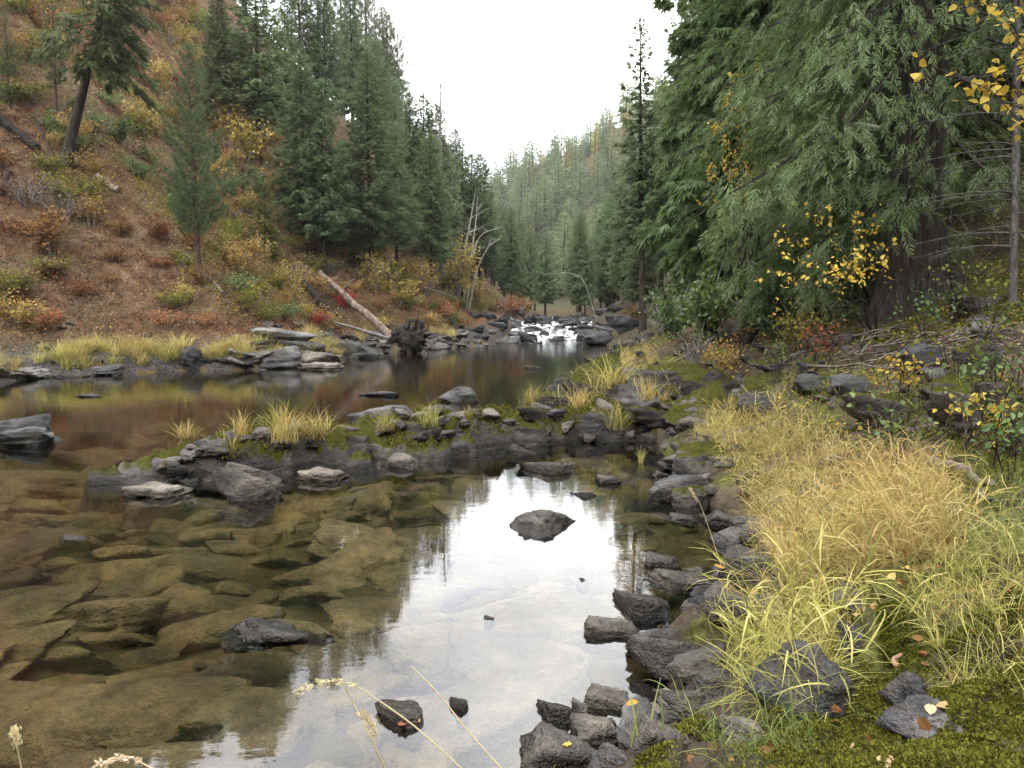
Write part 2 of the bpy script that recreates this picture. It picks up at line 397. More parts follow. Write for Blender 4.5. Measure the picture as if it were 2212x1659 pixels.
def build_ground():
    na, nr = GX.shape
    V = np.stack([GX, GY, GZ], -1).reshape(-1, 3)
    i, j = np.meshgrid(np.arange(na-1), np.arange(nr-1), indexing='ij')
    F = np.stack([i*nr+j, (i+1)*nr+j, (i+1)*nr+j+1, i*nr+j+1], -1).reshape(-1, 4)
    C = V[F].mean(1); x, y = C[:, 0], C[:, 1]
    riv = in_poly(x, y, POLY); dl, dr = dist_poly(x, y, Lp), dist_poly(x, y, Rp)
    spit = riv & (C[:, 2] > -0.15) & (y > 7) & (y < 14) & (np.abs(x) < 6)
    left = (~riv) & (dl < dr); right = (~riv) & ~left
    far = right & (y > 120)
    for nm, mk, mat, lab in (("riverbed", riv & ~spit, ground_mat("river_bed", 'bed'), "brown stony bed of the river under clear shallow water"),
                             ("rock_spit", spit, M['rock_moss'], "low rocky spit with moss running out into the river"),
                             ("hillside", left, ground_mat("hillside_litter", 'hill'), "steep hillside covered with rust brown fallen leaves"),
                             ("river_bank", right & ~far, ground_mat("bank_soil", 'bank'), "dark stony bank rising beside the pool to the cedars"),
                             ("far_hill", far, ground_mat("far_hill_soil", 'far'), "far wooded hill closing the valley")):
        f = F[mk]; u, inv = np.unique(f, return_inverse=True)
        o = link(nm, mesh_np(nm, V[u], [inv.reshape(f.shape)], mat, smooth=True)); tag(o, lab, kind="structure")
build_ground()

# water: a body of clear brown water with a mirror-flat skin ------------------------------
def water_mat():
    t = NT("river_water"); pos = t.geo('Position')
    m1 = t.n("Mapping", Scale=(1.0, 2.2, 1)); t.t.links.new(pos, m1.inputs['Vector'])
    a = t.noise(1.1, 3, 0.5, m1.outputs[0]); b = t.noise(7.0, 3, 0.55, m1.outputs[0])
    yy = t.n("SeparateXYZ", Vector=pos).outputs[1]
    k = t.ramp(t.math('MULTIPLY', yy, 0.02), [(0.16, 0.10), (0.26, 0.22), (0.60, 0.30), (0.9, 0.8)])   # the pool lies still, the open river moves
    h = t.math('MULTIPLY', t.math('ADD', t.math('MULTIPLY', a, 0.6), t.math('MULTIPLY', b, 0.22)), k)
    nb = t.bump(h, 0.35, 0.05)
    fr = t.n("Fresnel", IOR=1.62); t.t.links.new(nb, fr.inputs['Normal'])
    g = t.n("BsdfGlossy", Color=(0.97, 0.98, 1, 1), Roughness=0.0); t.t.links.new(nb, g.inputs['Normal'])
    tr = t.n("BsdfTransparent", Color=(0.96, 0.97, 0.95, 1))
    t.surf(t.n("MixShader", Fac=fr.outputs[0], i1=tr.outputs[0], i2=g.outputs[0]).outputs[0])
    va = t.n("VolumeAbsorption", Color=(0.66, 0.63, 0.36, 1), Density=0.75)
    t.t.links.new(va.outputs[0], t.out.inputs['Volume'])
    return t.m
def build_water():
    x0, x1, y0, y1, zb = -90, 40, -60, 50.5, -3.2
    V = [(x0, y0, zb), (x1, y0, zb), (x1, y1, zb), (x0, y1, zb), (x0, y0, 0), (x1, y0, 0), (x1, y1, 0), (x0, y1, 0)]
    F = [(0, 3, 2, 1), (4, 5, 6, 7), (0, 1, 5, 4), (1, 2, 6, 5), (2, 3, 7, 6), (3, 0, 4, 7)]
    tag(link("water", mesh_np("water", V, [F], water_mat())), "clear brown river water with the sky mirrored in the pool", kind="structure")
build_water()

# ------------------------------------------------------------------ plant material
M['fir'] = leaf_mat("fir_needles", [(0.100, 0.135, 0.066), (0.165, 0.212, 0.105), (0.235, 0.285, 0.15)], 0.5)
M['fir_light'] = leaf_mat("young_fir_needles", [(0.06, 0.085, 0.022), (0.10, 0.13, 0.035), (0.14, 0.16, 0.05)], 0.3)
M['pine'] = leaf_mat("pine_needles", [(0.08, 0.105, 0.055), (0.13, 0.165, 0.085), (0.19, 0.23, 0.12)], 0.35)
M['cedar'] = leaf_mat("cedar_fronds", [(0.050, 0.078, 0.026), (0.100, 0.150, 0.052), (0.145, 0.205, 0.074), (0.19, 0.25, 0.095)], 0.5, 0.02)
M['bare_fir'] = leaf_mat("thin_needles", [(0.06, 0.065, 0.05), (0.10, 0.105, 0.08)], 0.2)
M['larch'] = leaf_mat("larch_needles", [(0.26, 0.22, 0.07), (0.42, 0.34, 0.11)], 0.3)
M['yellow'] = leaf_mat("yellow_leaves", [(0.42, 0.26, 0.035), (0.58, 0.40, 0.075), (0.68, 0.52, 0.15)], 0.4)
M['yellow_far'] = leaf_mat("tan_yellow_leaves", [(0.28, 0.19, 0.05), (0.42, 0.30, 0.09), (0.54, 0.41, 0.16)], 0.4)
M['orange'] = leaf_mat("orange_leaves", [(0.20, 0.10, 0.04), (0.34, 0.18, 0.07), (0.46, 0.28, 0.12)], 0.4)
M['red'] = leaf_mat("red_leaves", [(0.26, 0.035, 0.025), (0.40, 0.08, 0.05), (0.45, 0.16, 0.07)], 0.4)
M['rust'] = leaf_mat("rust_leaves", [(0.13, 0.05, 0.022), (0.22, 0.09, 0.04), (0.30, 0.15, 0.07)], 0.3)
M['olive'] = leaf_mat("yellow_green_leaves", [(0.10, 0.11, 0.02), (0.20, 0.19, 0.045), (0.32, 0.30, 0.08)], 0.4)
M['green'] = leaf_mat("green_leaves", [(0.05, 0.09, 0.02), (0.10, 0.16, 0.04), (0.17, 0.24, 0.07)], 0.4, 0.03)
M['grey_twig'] = leaf_mat("grey_dry_leaves", [(0.09, 0.075, 0.06), (0.17, 0.14, 0.11)], 0.2)
M['straw'] = leaf_mat("straw_grass", [(0.26, 0.18, 0.06), (0.48, 0.37, 0.13), (0.62, 0.52, 0.24), (0.40, 0.36, 0.10)], 0.35, 0.0, 0.15)
M['limegrass'] = leaf_mat("green_yellow_grass", [(0.15, 0.155, 0.04), (0.30, 0.27, 0.075), (0.44, 0.365, 0.13), (0.52, 0.43, 0.19)], 0.35, 0.0, 0.15)
M['greengrass'] = leaf_mat("green_grass", [(0.08, 0.12, 0.03), (0.15, 0.20, 0.05), (0.28, 0.30, 0.09)], 0.35, 0.02, 0.15)
M['moss'] = leaf_mat("moss_leaves", [(0.030, 0.034, 0.007), (0.07, 0.07, 0.013), (0.13, 0.125, 0.022), (0.21, 0.19, 0.04)], 0.3, 0.0, 0.2)
M['litter'] = leaf_mat("fallen_leaves", [(0.11, 0.052, 0.026), (0.20, 0.10, 0.05), (0.29, 0.155, 0.075), (0.36, 0.24, 0.12), (0.46, 0.32, 0.11)], 0.15)
M['bark_fir'] = bark_mat("fir_bark", (0.018, 0.014, 0.012), (0.045, 0.036, 0.030), (0.10, 0.082, 0.07))
M['bark_pine'] = bark_mat("pine_bark", (0.03, 0.022, 0.018), (0.08, 0.055, 0.042), (0.16, 0.11, 0.085))
M['bark_cedar'] = bark_mat("cedar_bark", (0.018, 0.015, 0.013), (0.048, 0.040, 0.035), (0.11, 0.095, 0.083), 26, 1.1, 0.05)
M['bark_grey'] = bark_mat("grey_bark", (0.09, 0.085, 0.08), (0.20, 0.19, 0.18), (0.34, 0.33, 0.31))
M['bark_spruce'] = bark_mat("grey_spruce_bark", (0.035, 0.032, 0.03), (0.09, 0.084, 0.078), (0.19, 0.18, 0.17), 30, 12, 0.01)
M['bark_white'] = bark_mat("birch_bark", (0.20, 0.18, 0.17), (0.42, 0.39, 0.37), (0.55, 0.52, 0.50), 5, 6, 0.01)
M['bark_black'] = bark_mat("dead_black_bark", (0.010, 0.009, 0.009), (0.024, 0.020, 0.018), (0.055, 0.046, 0.04))
M['log'] = bark_mat("peeling_log_bark", (0.07, 0.042, 0.03), (0.17, 0.125, 0.10), (0.33, 0.285, 0.25), 6, 3, 0.02)
M['twig'] = bark_mat("weathered_sticks", (0.06, 0.05, 0.042), (0.14, 0.115, 0.10), (0.27, 0.235, 0.21), 20, 4, 0.004)
M['seed'] = leaf_mat("dry_seed_head", [(0.50, 0.40, 0.24), (0.66, 0.56, 0.38)], 0.3)

DIAM = (np.array([(0, 0, 0), (0.42, -0.5, 0.03), (1, 0, -0.05), (0.42, 0.5, 0.03)], float), np.array([(0, 1, 2, 3)]))
LEAF6 = (np.array([(0, 0, 0), (0.3, -0.38, 0.04), (0.7, -0.26, 0.02), (1, 0, -0.10), (0.7, 0.26, 0.02), (0.3, 0.38, 0.04)], float), np.array([(0, 1, 2, 3), (0, 3, 4, 5)]))
def fan_template(n, spread, w):
    V, F = [], []
    for a in np.linspace(-spread, spread, n):
        l = 1-0.35*abs(a)/max(spread, 1e-3)
        c, s_ = math.cos(a), math.sin(a); b = len(V)
        for (x, y, z) in ((0, 0, 0), (0.45*l, -w/2, 0.02), (l, 0, -0.08), (0.45*l, w/2, 0.02)):
            V.append((x*c-y*s_, x*s_+y*c, z))
        F.append((b, b+1, b+2, b+3))
    return np.array(V), np.array(F)
FAN3 = fan_template(3, 0.55, 0.20); FAN5 = fan_template(5, 0.8, 0.16)
def tuft_template(n, seed):
    r = np.random.default_rng(seed); V, F = [], []
    for k in range(n):
        th = r.uniform(0, 2*math.pi); el = r.uniform(-0.1, 1.2)
        d = np.array([math.sin(el), math.cos(el)*math.cos(th), math.cos(el)*math.sin(th)]); s_ = np.cross(d, r.normal(size=3)); s_ /= np.linalg.norm(s_)
        l = r.uniform(0.7, 1.0); b = len(V)
        V += [s_*0.035, d*l, -s_*0.035]; F.append((b, b+1, b+2))
    return np.array(V), np.array(F)
TUFT = tuft_template(16, 3)
def frond_template(seed, n=8):
    """a flat drooping spray of cedar: rachis with side sprays"""
    r = np.random.default_rng(seed); V, F = [], []
    def pt(s): return np.array([s, 0, -0.30*s*s])
    for k in range(n):
        s0 = 0.08+0.88*k/(n-1)
        for sg in (-1, 1):
            a = sg*(0.50+r.uniform(-0.25, 0.3)); l = 0.42*(1-s0*0.65)*r.uniform(0.4, 1.25)+0.05
            d = np.array([math.cos(a), math.sin(a), -0.30+r.normal(0, 0.22)]); p = pt(s0); e = p+d*l
            q = np.array([-math.sin(a), math.cos(a), 0])*0.027; m = p+d*l*0.5+np.array([0, 0, 0.01]); b = len(V)
            V += [p, m-q, e, m+q]; F.append((b, b+1, b+2, b+3))
    b = len(V); V += [pt(0.85), pt(0.95)+(0, -0.03, 0), pt(1.15), pt(0.95)+(0, 0.03, 0)]; F.append((b, b+1, b+2, b+3))
    return np.array(V), np.array(F)
FRONDS = [frond_template(i) for i in range(3)]

def conifer(name, seed, H=15.0, R=2.6, cb=0.14, nb=170, spb=22, droop=0.25, up=0.18, spray=0.55, mode='fan', mat='fir', bark='bark_fir',
            trunk_r=0.20, lean=None, power=0.75, azf=None, drop=0.0, wob=0.12, dead=0.06, gap=0.0, branch_r=0.02):
    """returns (trunk mesh, branches mesh, crown mesh) at base height 0; trunk may lean or bend through lean(t)->(x,y)"""
    r = np.random.default_rng(seed)
    lf = lean or (lambda t: (0.0, 0.0))
    ph = r.uniform(0, 6.28)
    def axis(t):
        lx, ly = lf(t); return np.array([lx+wob*math.sin(3*t+ph)*t, ly+wob*math.cos(2.3*t+ph)*t, t*H])
    tr = MB(); ts = np.linspace(-0.03, 1, 16)
    rad = trunk_r*(1-np.clip(ts, 0, 1))**0.85+0.012; rad[0] *= 1.35; rad[1] *= 1.12
    tube(tr, [axis(t) for t in ts], rad, 9)
    br = MB(); cr = MB()
    pos, dirs, nor, siz = [], [], [], []
    lump = r.uniform(0, 50)
    for b in range(nb):
        t = cb+(1-cb)*((b+r.uniform(0, 1))/nb)**0.92
        if t > 0.985: continue
        u = (t-cb)/(1-cb)
        az = b*2.39996+r.uniform(-0.5, 0.5)
        if azf is not None and not azf(az % (2*math.pi), t): continue
        prof = (1-u)**power*(0.45+0.55*min(1, u/0.16))+0.03
        lobe = 1+0.35*float(vnoise(np.array([lump+2.2*math.cos(az)]), np.array([lump+2.2*math.sin(az)]), np.array([t*7.0]), s=seed)[0])
        L = R*prof*r.uniform(0.70, 1.12)*lobe
        if r.uniform() < gap: L *= r.uniform(0.2, 0.5)
        o = axis(t); out = np.array([math.cos(az), math.sin(az), 0.0]); lat = np.array([-out[1], out[0], 0.0])
        e0 = 0.75*u**1.5 - droop*(1-u)*1.2
        def P(s): return o+out*(L*s)+np.array([0, 0, L*(e0*s - droop*s*s*0.6 + up*s*s*s)])
        bs = np.linspace(0, 1, 5)
        tube(br, [P(s) for s in bs], (branch_r*(1-bs*0.8))*(0.5+L/R), 3)
        if r.uniform() < dead*(2.0 if u < 0.12 else 0.4): continue
        n = max(3, int(spb*L/R*(0.55+0.5*(1-u))*1.4)+2)
        s = np.clip(r.uniform(0.12, 1.03, n)**0.8, 0, 1.03)
        off = r.normal(0, 1, n)*0.26*L*(1.05-s)*0.9
        pp = np.array([P(k) for k in s])+lat[None]*off[:, None]
        pp[:, 2] += -np.abs(off)*0.25 + r.normal(0, 0.05*L, n)
        dd = out[None]*r.uniform(0.5, 1.1, n)[:, None]+lat[None]*(np.sign(off)*r.uniform(0.1, 1.0, n))[:, None]+np.array([0, 0, 1.0])*(e0*0.4-drop-r.uniform(0.0, 0.55, n))[:, None]
        nn = np.array([0, 0, 1.0])[None]+0.55*r.normal(size=(n, 3))
        pos.append(pp); dirs.append(dd); nor.append(nn); siz.append(r.uniform(0.65, 1.2, n)*spray*(0.6+0.4*(1-u)))
    n = 14; t = r.uniform(0.93, 1.0, n)
    pos.append(np.array([axis(k) for k in t])); dirs.append(np.c_[r.normal(0, 0.5, (n, 2)), r.uniform(0.3, 1.2, n)]); nor.append(rand_unit(n, r)); siz.append(np.full(n, spray*0.55))
    pos, dirs, nor, siz = map(np.concatenate, (pos, dirs, nor, siz))
    Rm = frames(dirs, nor)
    if mode == 'fan': scatter(cr, *FAN3, Rm, pos, siz)
    elif mode == 'fan5': scatter(cr, *FAN5, Rm, pos, siz)
    elif mode == 'diam': scatter(cr, DIAM[0]*np.array([1, 0.35, 1]), DIAM[1], Rm, pos, siz)
    elif mode == 'tuft': scatter(cr, *TUFT, Rm, pos, siz)
    else:
        for k in range(3): scatter(cr, *FRONDS[k], Rm[k::3], pos[k::3], siz[k::3])
    return (tr.mesh(name+"_trunk", M[bark], True), br.mesh(name+"_branches", M[bark]), cr.mesh(name+"_crown", M[mat]))

PROTO = {}
PROTO['fir_a'] = (conifer("fir_a", 11, R=2.9, nb=260, spb=40, power=0.62, spray=0.5, cb=0.22), 15)
PROTO['fir_b'] = (conifer("fir_b", 12, R=2.6, nb=250, spb=38, cb=0.20, droop=0.32, power=0.55, spray=0.5), 15)
PROTO['fir_c'] = (conifer("fir_c", 13, R=2.6, nb=270, spb=38, cb=0.18, power=0.72, spray=0.5), 15)
PROTO['fir_open'] = (conifer("fir_open", 14, R=2.0, nb=110, spb=15, cb=0.22, droop=0.15, up=0.25, power=0.6, gap=0.3), 15)
PROTO['fir_thin'] = (conifer("fir_thin", 15, R=1.75, nb=170, spb=24, cb=0.32, droop=0.42, up=0.32, power=0.85, gap=0.25, spray=0.5, trunk_r=0.17), 15)
PROTO['fir_bare'] = (conifer("fir_bare", 16, R=1.9, nb=100, spb=9, cb=0.25, droop=0.30, up=0.75, power=0.65, mat='bare_fir', bark='bark_grey', spray=0.38, gap=0.2, branch_r=0.018), 15)
PROTO['fir_young'] = (conifer("fir_young", 17, H=6, R=1.6, nb=100, spb=22, cb=0.04, droop=0.10, up=0.2, mat='fir_light', spray=0.40, trunk_r=0.08), 6)
PROTO['pine_young'] = (conifer("pine_young", 18, H=10, R=1.45, nb=130, spb=14, cb=0.22, droop=0.05, up=0.42, mode='tuft', mat='pine', bark='bark_pine', spray=0.36, trunk_r=0.11, power=0.55, dead=0.02), 10)
PROTO['pine_slim'] = (conifer("pine_slim", 19, H=10, R=1.1, nb=80, spb=9, cb=0.30, droop=0.0, up=0.40, mode='tuft', mat='pine', bark='bark_pine', spray=0.34, trunk_r=0.09, power=0.4), 10)
PROTO['pine_ridge'] = (conifer("pine_ridge", 20, H=15, R=3.0, nb=120, spb=18, cb=0.14, droop=0.10, up=0.35, mode='tuft', mat='pine', bark='bark_pine', spray=0.55, trunk_r=0.2, power=0.45), 15)
PROTO['far_a'] = (conifer("far_a", 21, R=3.0, nb=120, spb=16, spray=0.95, mode='diam', cb=0.06), 15)
PROTO['far_b'] = (conifer("far_b", 22, R=2.5, nb=120, spb=16, spray=0.9, mode='diam', cb=0.12, power=0.6), 15)
PROTO['far_larch'] = (conifer("far_larch", 23, R=1.5, nb=80, spb=10, spray=0.8, mode='diam', cb=0.10, power=0.7, mat='larch'), 15)

def put_tree(key, loc, height, label, cat="fir tree", group=None, yaw=None, wide=1.0, tilt=(0, 0), name=None, far=False):
    (tm, bm_, cm), h0 = PROTO[key]; s = height/h0
    o = link(name or {"fir tree": "fir_tree", "pine tree": "pine_tree", "larch tree": "larch_tree", "cedar tree": "cedar_tree"}[cat], None,
             loc=(loc[0], loc[1], loc[2]-0.02*height), rot=(tilt[0], tilt[1], random.uniform(0, 6.28) if yaw is None else yaw), scale=(s*wide, s*wide, s))
    o.empty_display_size = 0.2
    tag(o, label, cat, group)
    link("trunk", tm, o)
    if not far: link("branches", bm_, o)
    link("crown", cm, o)
    return o
def tree_px(key, px, pyb, pyt, label, cat="fir tree", wide=1.0, D=None, **kw):
    if D is None:
        p = None
        while p is None or p[1] > 130: p = WT(px, pyb); pyb += 6
    else:
        x = (px-1106)/FPX*D; p = (x, D, float(Hg(x, D)))
    top = WD(px, pyt, p[1])[2]
    return put_tree(key, p, max(1.5, top-p[2]), label, cat, wide=wide, **kw)

# ---- conifers of the left hillside
tree_px('fir_a', 560, 345, -120, "tall broad fir at the hillside's yellow bushes, top out of the picture", wide=1.0)
tree_px('fir_c', 478, 300, -60, "dark fir high on the slope behind the young pine", wide=0.85)
tree_px('fir_b', 622, 330, -30, "tall fir below the rocky ridge, beside the broad fir", wide=0.8)
tree_px('fir_b', 660, 545, 105, "fir with pale lower trunk behind the bushes right of the young pine")
tree_px('fir_a', 702, 592, 160, "green fir with bare dark foot above the fallen log's upper end", wide=0.95)
tree_px('fir_c', 803, 608, 92, "tallest dark fir standing straight above the peeling fallen log", wide=0.95)
tree_px('fir_c', 745, 560, 290, "short fir crowded between two taller firs above the log", wide=1.1)
tree_px('fir_a', 858, 590, 255, "fir filling the gap behind the tall dark fir above the root stump", wide=0.9)
tree_px('fir_c', 886, 560, 185, "narrow fir with its tip against the sky beside the dark fir", wide=0.8)
tree_px('fir_b', 916, 588, 192, "slender fir with bare leaning lower trunk next to the grey sparse tree", wide=0.85)
tree_px('fir_bare', 956, 602, 152, "tall grey nearly needleless conifer against the white sky", wide=1.15)
tree_px('fir_open', 1000, 590, 300, "thin open fir right of the grey needleless conifer", wide=1.0)
tree_px('fir_c', 975, 585, 390, "short dark fir at the foot of the grey needleless conifer", wide=1.2)
tree_px('fir_a', 1062, 615, 405, "cone shaped fir behind the white bare birches", wide=0.8)
tree_px('fir_c', 1035, 600, 440, "small fir behind the black dead snag", wide=1.1)
tree_px('fir_young', 575, 565, 395, "pale green young fir on the slope between pine and firs", wide=1.0)
tree_px('fir_young', 875, 655, 580, "small bright fir among the yellow bushes above the root stump", wide=1.1)
tree_px('pine_young', 430, 605, 82, "young blue green pine with bare lower trunk on the open slope", cat="pine tree", wide=1.05)
tree_px('pine_slim', 124, 278, -40, "slim sparse pine left of the leaning fir", cat="pine tree")
tree_px('pine_slim', 20, 230, 10, "small pine half out of the picture at its left edge", cat="pine tree", wide=1.2)
for px, pb, pt, w, lab in ((742, 118, -110, 0.9, "ridge pine with reddish trunk above the grey rock band"), (796, 170, -70, 0.9, "broad ridge pine with sky showing through its crown"),
                           (832, 205, 15, 0.95, "rightmost ridge pine, branches ragged against the white sky"), (690, 45, -160, 0.9, "ridge pine at the top edge above the rock band")):
    tree_px('pine_ridge', px, pb, pt, lab, cat="pine tree", wide=w)
for i, px in enumerate(range(150, 570, 42)):
    tree_px(('fir_a', 'fir_b', 'fir_c')[i % 3], px, -50 if px < 560 else 10, -340+25*(i % 4), "fir of the upper slope standing above the picture's top edge", group="firs above the top edge", wide=1.35)
for key, px, pb, pt, w, lab in (('fir_b', 652, 260, -100, 0.9, "fir on the upper slope left of the bare rock ledges"), ('fir_a', 704, 300, -60, 0.8, "fir standing before the bare rock ledges"), ('fir_c', 762, 300, -70, 0.85, "tall fir rising past the ledges into the sky"),
                                ('pine_ridge', 792, 300, -50, 0.9, "pine with open crown behind the tallest dark fir"), ('fir_a', 838, 330, 20, 0.75, "fir against the sky right of the tallest dark fir"), ('pine_ridge', 862, 360, 60, 0.8, "pine with ragged crown over the narrow fir")):
    tree_px(key, px, pb, pt, lab, cat="pine tree" if key == 'pine_ridge' else "fir tree", wide=w)
# the leaning fir
def lean_fir():
    p = WT(140, 348); D = p[1]
    q = WD(262, -190, D); Hh = q[2]-p[2]; dx = q[0]-p[0]
    pr = conifer("leaning_fir", 31, H=Hh, R=Hh*0.24, cb=0.42, nb=120, spb=34, droop=0.50, up=0.10, spray=0.5, trunk_r=Hh*0.022, lean=lambda t: (dx*t*(1.05-0.05*t), 0), power=0.30,
                 azf=lambda a, t: (math.cos(a) > -0.45) or t > 0.75, drop=0.35, wob=0.05)
    PROTO['lean'] = (pr, Hh)
    put_tree('lean', p, Hh, "dark fir leaning far to the right over the rust brown slope", yaw=0)
lean_fir()

# ---- conifers of the right bank, from the thin one by the sky inward
tree_px('fir_thin', 1388, 0, 25, "thin tall fir with drooping branches standing alone against the sky", D=40, wide=1.0, tilt=(0, -0.035), yaw=0.8)
for key, px, D, pt, w, lab in (
        ('fir_a', 1475, 46, -40, 0.65, "dark fir just right of the thin fir by the sky"),
        ('fir_b', 1500, 38, -150, 0.85, "tall dark fir behind the green shrubs, top out of the picture"),
        ('fir_a', 1570, 33, -260, 0.8, "dark fir between the cedars and the thin fir"),
        ('fir_c', 1425, 54, 170, 0.95, "fir filling the wood's edge under the thin fir"),
        ('fir_a', 1398, 62, 330, 0.9, "fir on the far side of the thin fir's foot"),
        ('fir_c', 1362, 70, 345, 0.9, "dark fir at the wood's edge over the rapids"),
        ('fir_a', 1325, 76, 388, 0.85, "cone shaped fir nearest the far hill on the right bank"),
        ('fir_c', 1297, 84, 450, 0.85, "small cone shaped fir above the rapids' far shore"),
        ('fir_b', 1345, 58, 430, 1.1, "low dark fir standing right above the rapids"),
        ('fir_a', 1385, 47, 470, 1.2, "bushy fir low on the bank behind the orange shrub"),
        ('fir_c', 1310, 68, 520, 1.2, "small dense fir beside the rapids' dark boulders"),
        ('fir_b', 1640, 28, -300, 0.8, "dark fir deep in the wood behind the cedars"),
        ('fir_a', 1720, 25, -300, 0.8, "fir trunk and crown behind the leaning cedar")):
    tree_px(key, px, 0, pt, lab, D=D, wide=w)

# ---- cedars
def cedar(name, px, D, H, R, lab, seed, cb=0.03, nb=190, spb=44, azf=None, trunk_r=0.42, lean=None, spray=0.55, drop=0.5, pyb=None, power=0.45, yaw=0.0, tilt=(0, 0), mode='frond'):
    pr = conifer(name, seed, H=H, R=R, cb=cb, nb=nb, spb=spb, droop=0.55, up=0.28, spray=spray, mode=mode, mat='cedar', bark='bark_cedar', trunk_r=trunk_r, azf=azf, drop=drop, power=power, lean=lean, wob=0.1, dead=0.02, branch_r=0.03)
    PROTO[name] = (pr, H)
    x = (px-1106)/FPX*D
    return put_tree(name, (x, D, float(Hg(x, D))), H, lab, "cedar tree", yaw=yaw, tilt=tilt, wide=1.0)
C1 = cedar("old_cedar", 1962, 11.6, 17, 3.6, "old cedar with wide fluted trunk foot on the mossy bank", 41, cb=0.13, nb=230, spb=84,
           azf=lambda a, t: (t > 0.36 or (1.5 < a < (4.5 if t < 0.2 else 5.3))), trunk_r=0.40, spray=0.35, drop=0.32)
cedar("leaning_cedar", 1760, 14.0, 14, 2.6, "cedar with dark leaning trunk in front of the old cedar's crown", 42, cb=0.05, nb=210, spb=70,
      lean=lambda t: (2.6*t, 0.4*t), trunk_r=0.26, spray=0.36, drop=0.32)
cedar("round_cedar", 1650, 19.5, 17, 2.5, "dense green cedar hanging down to the shrubs on the bank", 43, cb=0.02, nb=240, spb=66, spray=0.44, mode='fan5')
cedar("edge_cedar", 1560, 25, 20, 2.4, "tall cedar at the river side edge of the wood", 44, cb=0.02, nb=240, spb=58, spray=0.50, mode='fan5')
cedar("back_cedar", 2120, 16.5, 19, 4.0, "dim cedar in the wood behind the bare grey spruce", 45, cb=0.12, nb=210, spb=56, spray=0.48, mode='fan5')
cedar("upper_cedar", 1850, 19, 20, 4.2, "cedar high on the bank behind the old cedar", 46, cb=0.04, nb=220, spb=56, spray=0.52, mode='fan5')
# flutes of the old cedar's foot
def cedar_foot():
    mb = MB(); Hh = 1.9; n, m = 72, 22
    th = np.arange(n)*2*math.pi/n; V = []
    for k in range(m):
        t = k/(m-1); z = -0.35+t*Hh
        flare = 0.415+0.50*(1-t)**2.6
        rr = flare*(1+(0.05+0.20*(1-t)**1.5)*(np.abs(np.sin(th*3.5+0.7*math.sin(2*t)))-0.5)+0.03*fbm(th*6, np.full(n, t*1.5), s=3)+0.02*np.sin(th*23))
        V.append(np.stack([rr*np.cos(th), rr*np.sin(th), np.full(n, z)], -1))
    i, j = np.meshgrid(np.arange(m-1), np.arange(n), indexing='ij')
    F = np.stack([i*n+j, i*n+(j+1) % n, (i+1)*n+(j+1) % n, (i+1)*n+j], -1).reshape(-1, 4)
    mb.add(np.concatenate(V), F); link("trunk_foot", mb.mesh("cedar_foot", M['bark_cedar'], True), C1)
cedar_foot()

# ---- woods on the valley floor, the far hill and behind the first rows
def spaced(n, gen, dmin, tries=40000):
    pts = []
    for _ in range(tries):
        if len(pts) >= n: break
        p = gen()
        if p is None: continue
        if all((p[0]-q[0])**2+(p[1]-q[1])**2 > dmin*dmin for q in pts): pts.append(p)
    return pts
def shore_info(x, y):
    X, Y = np.array([x]), np.array([y])
    return bool(in_poly(X, Y, POLY)[0]), float(dist_poly(X, Y, Lp)[0]), float(dist_poly(X, Y, Rp)[0])
def size_word(v, a, b): return "small" if v < a else "tall" if v > b else "middle sized"
def far_word(x, y, z):
    e = z/y; u = x/y*FPX+1106
    where = "on the far hill's skyline" if e > 0.17 else "high on the far hill" if e > 0.12 else "halfway up the far hill" if e > 0.06 else "at the foot of the far hill"
    return where+(" towards the bare sky gap" if u < 1120 else " towards the thin fir" if u > 1260 else " in its middle")
def gen_far():
    y = random.uniform(125, 345); u = random.uniform(-0.10, 0.20); x = u*y
    r, dl, dr = shore_info(x, y)
    if r or dl < dr or dr < 3: return None
    return (x, y)
for (x, y) in spaced(330, gen_far, 4.6):
    z = float(Hg(x, y)); h = random.uniform(7, 16)
    top = z > 0.165*y
    if random.random() < (0.6 if top else 0.02):
        put_tree('far_larch', (x, y, z), h, "%s golden larch %s" % (size_word(h, 11, 15), far_word(x, y, z)), "larch tree", "golden larches on the far hill", far=True)
    else:
        put_tree(random.choice(['far_a', 'far_b']), (x, y, z), h, "%s dark conifer %s" % (size_word(h, 11, 15), far_word(x, y, z)), "fir tree", "conifers on the far hill", far=True, wide=random.uniform(0.9, 1.6), name="far_conifer")
def gen_floor():
    y = random.uniform(64, 124); x = random.uniform(-12, 30)
    r, dl, dr = shore_info(x, y)
    if r and min(dl, dr) > 2.2: return None
    return (x, y)
for (x, y) in spaced(60, gen_floor, 3.4):
    h = random.uniform(7, 13); u = x/y*FPX+1106
    put_tree(random.choice(['fir_a', 'fir_c', 'fir_b']), (x, y, float(Hg(x, y))), h, "%s conifer %s the rapids, %s" % (size_word(h, 9, 11.5), "left of" if u < 1120 else "right of" if u > 1270 else "straight behind", "in the front row" if y < 84 else "in the middle rows" if y < 105 else "in the back row"), "fir tree", "valley floor conifers behind the rapids", wide=1.0)
def gen_left():
    y = random.uniform(44, 150); x = random.uniform(-70, 0)
    r, dl, dr = shore_info(x, y)
    if r or dr < dl or dl < 4: return None
    if x/y < -0.19 or Hg(x, y)/y > 0.20: return None
    return (x, y)
for (x, y) in spaced(22, gen_left, 3.6):
    put_tree(random.choice(['fir_a', 'fir_c', 'fir_b']), (x, y, float(Hg(x, y))), random.uniform(8, 12), "fir of the close stand where the left hillside ends", "fir tree", "firs at the hillside's far end")
def gen_right():
    y = random.uniform(22, 75); x = random.uniform(5, 48)
    r, dl, dr = shore_info(x, y)
    if r or dl < dr or dr < 6.5 or x/y > 0.75: return None
    return (x, y)
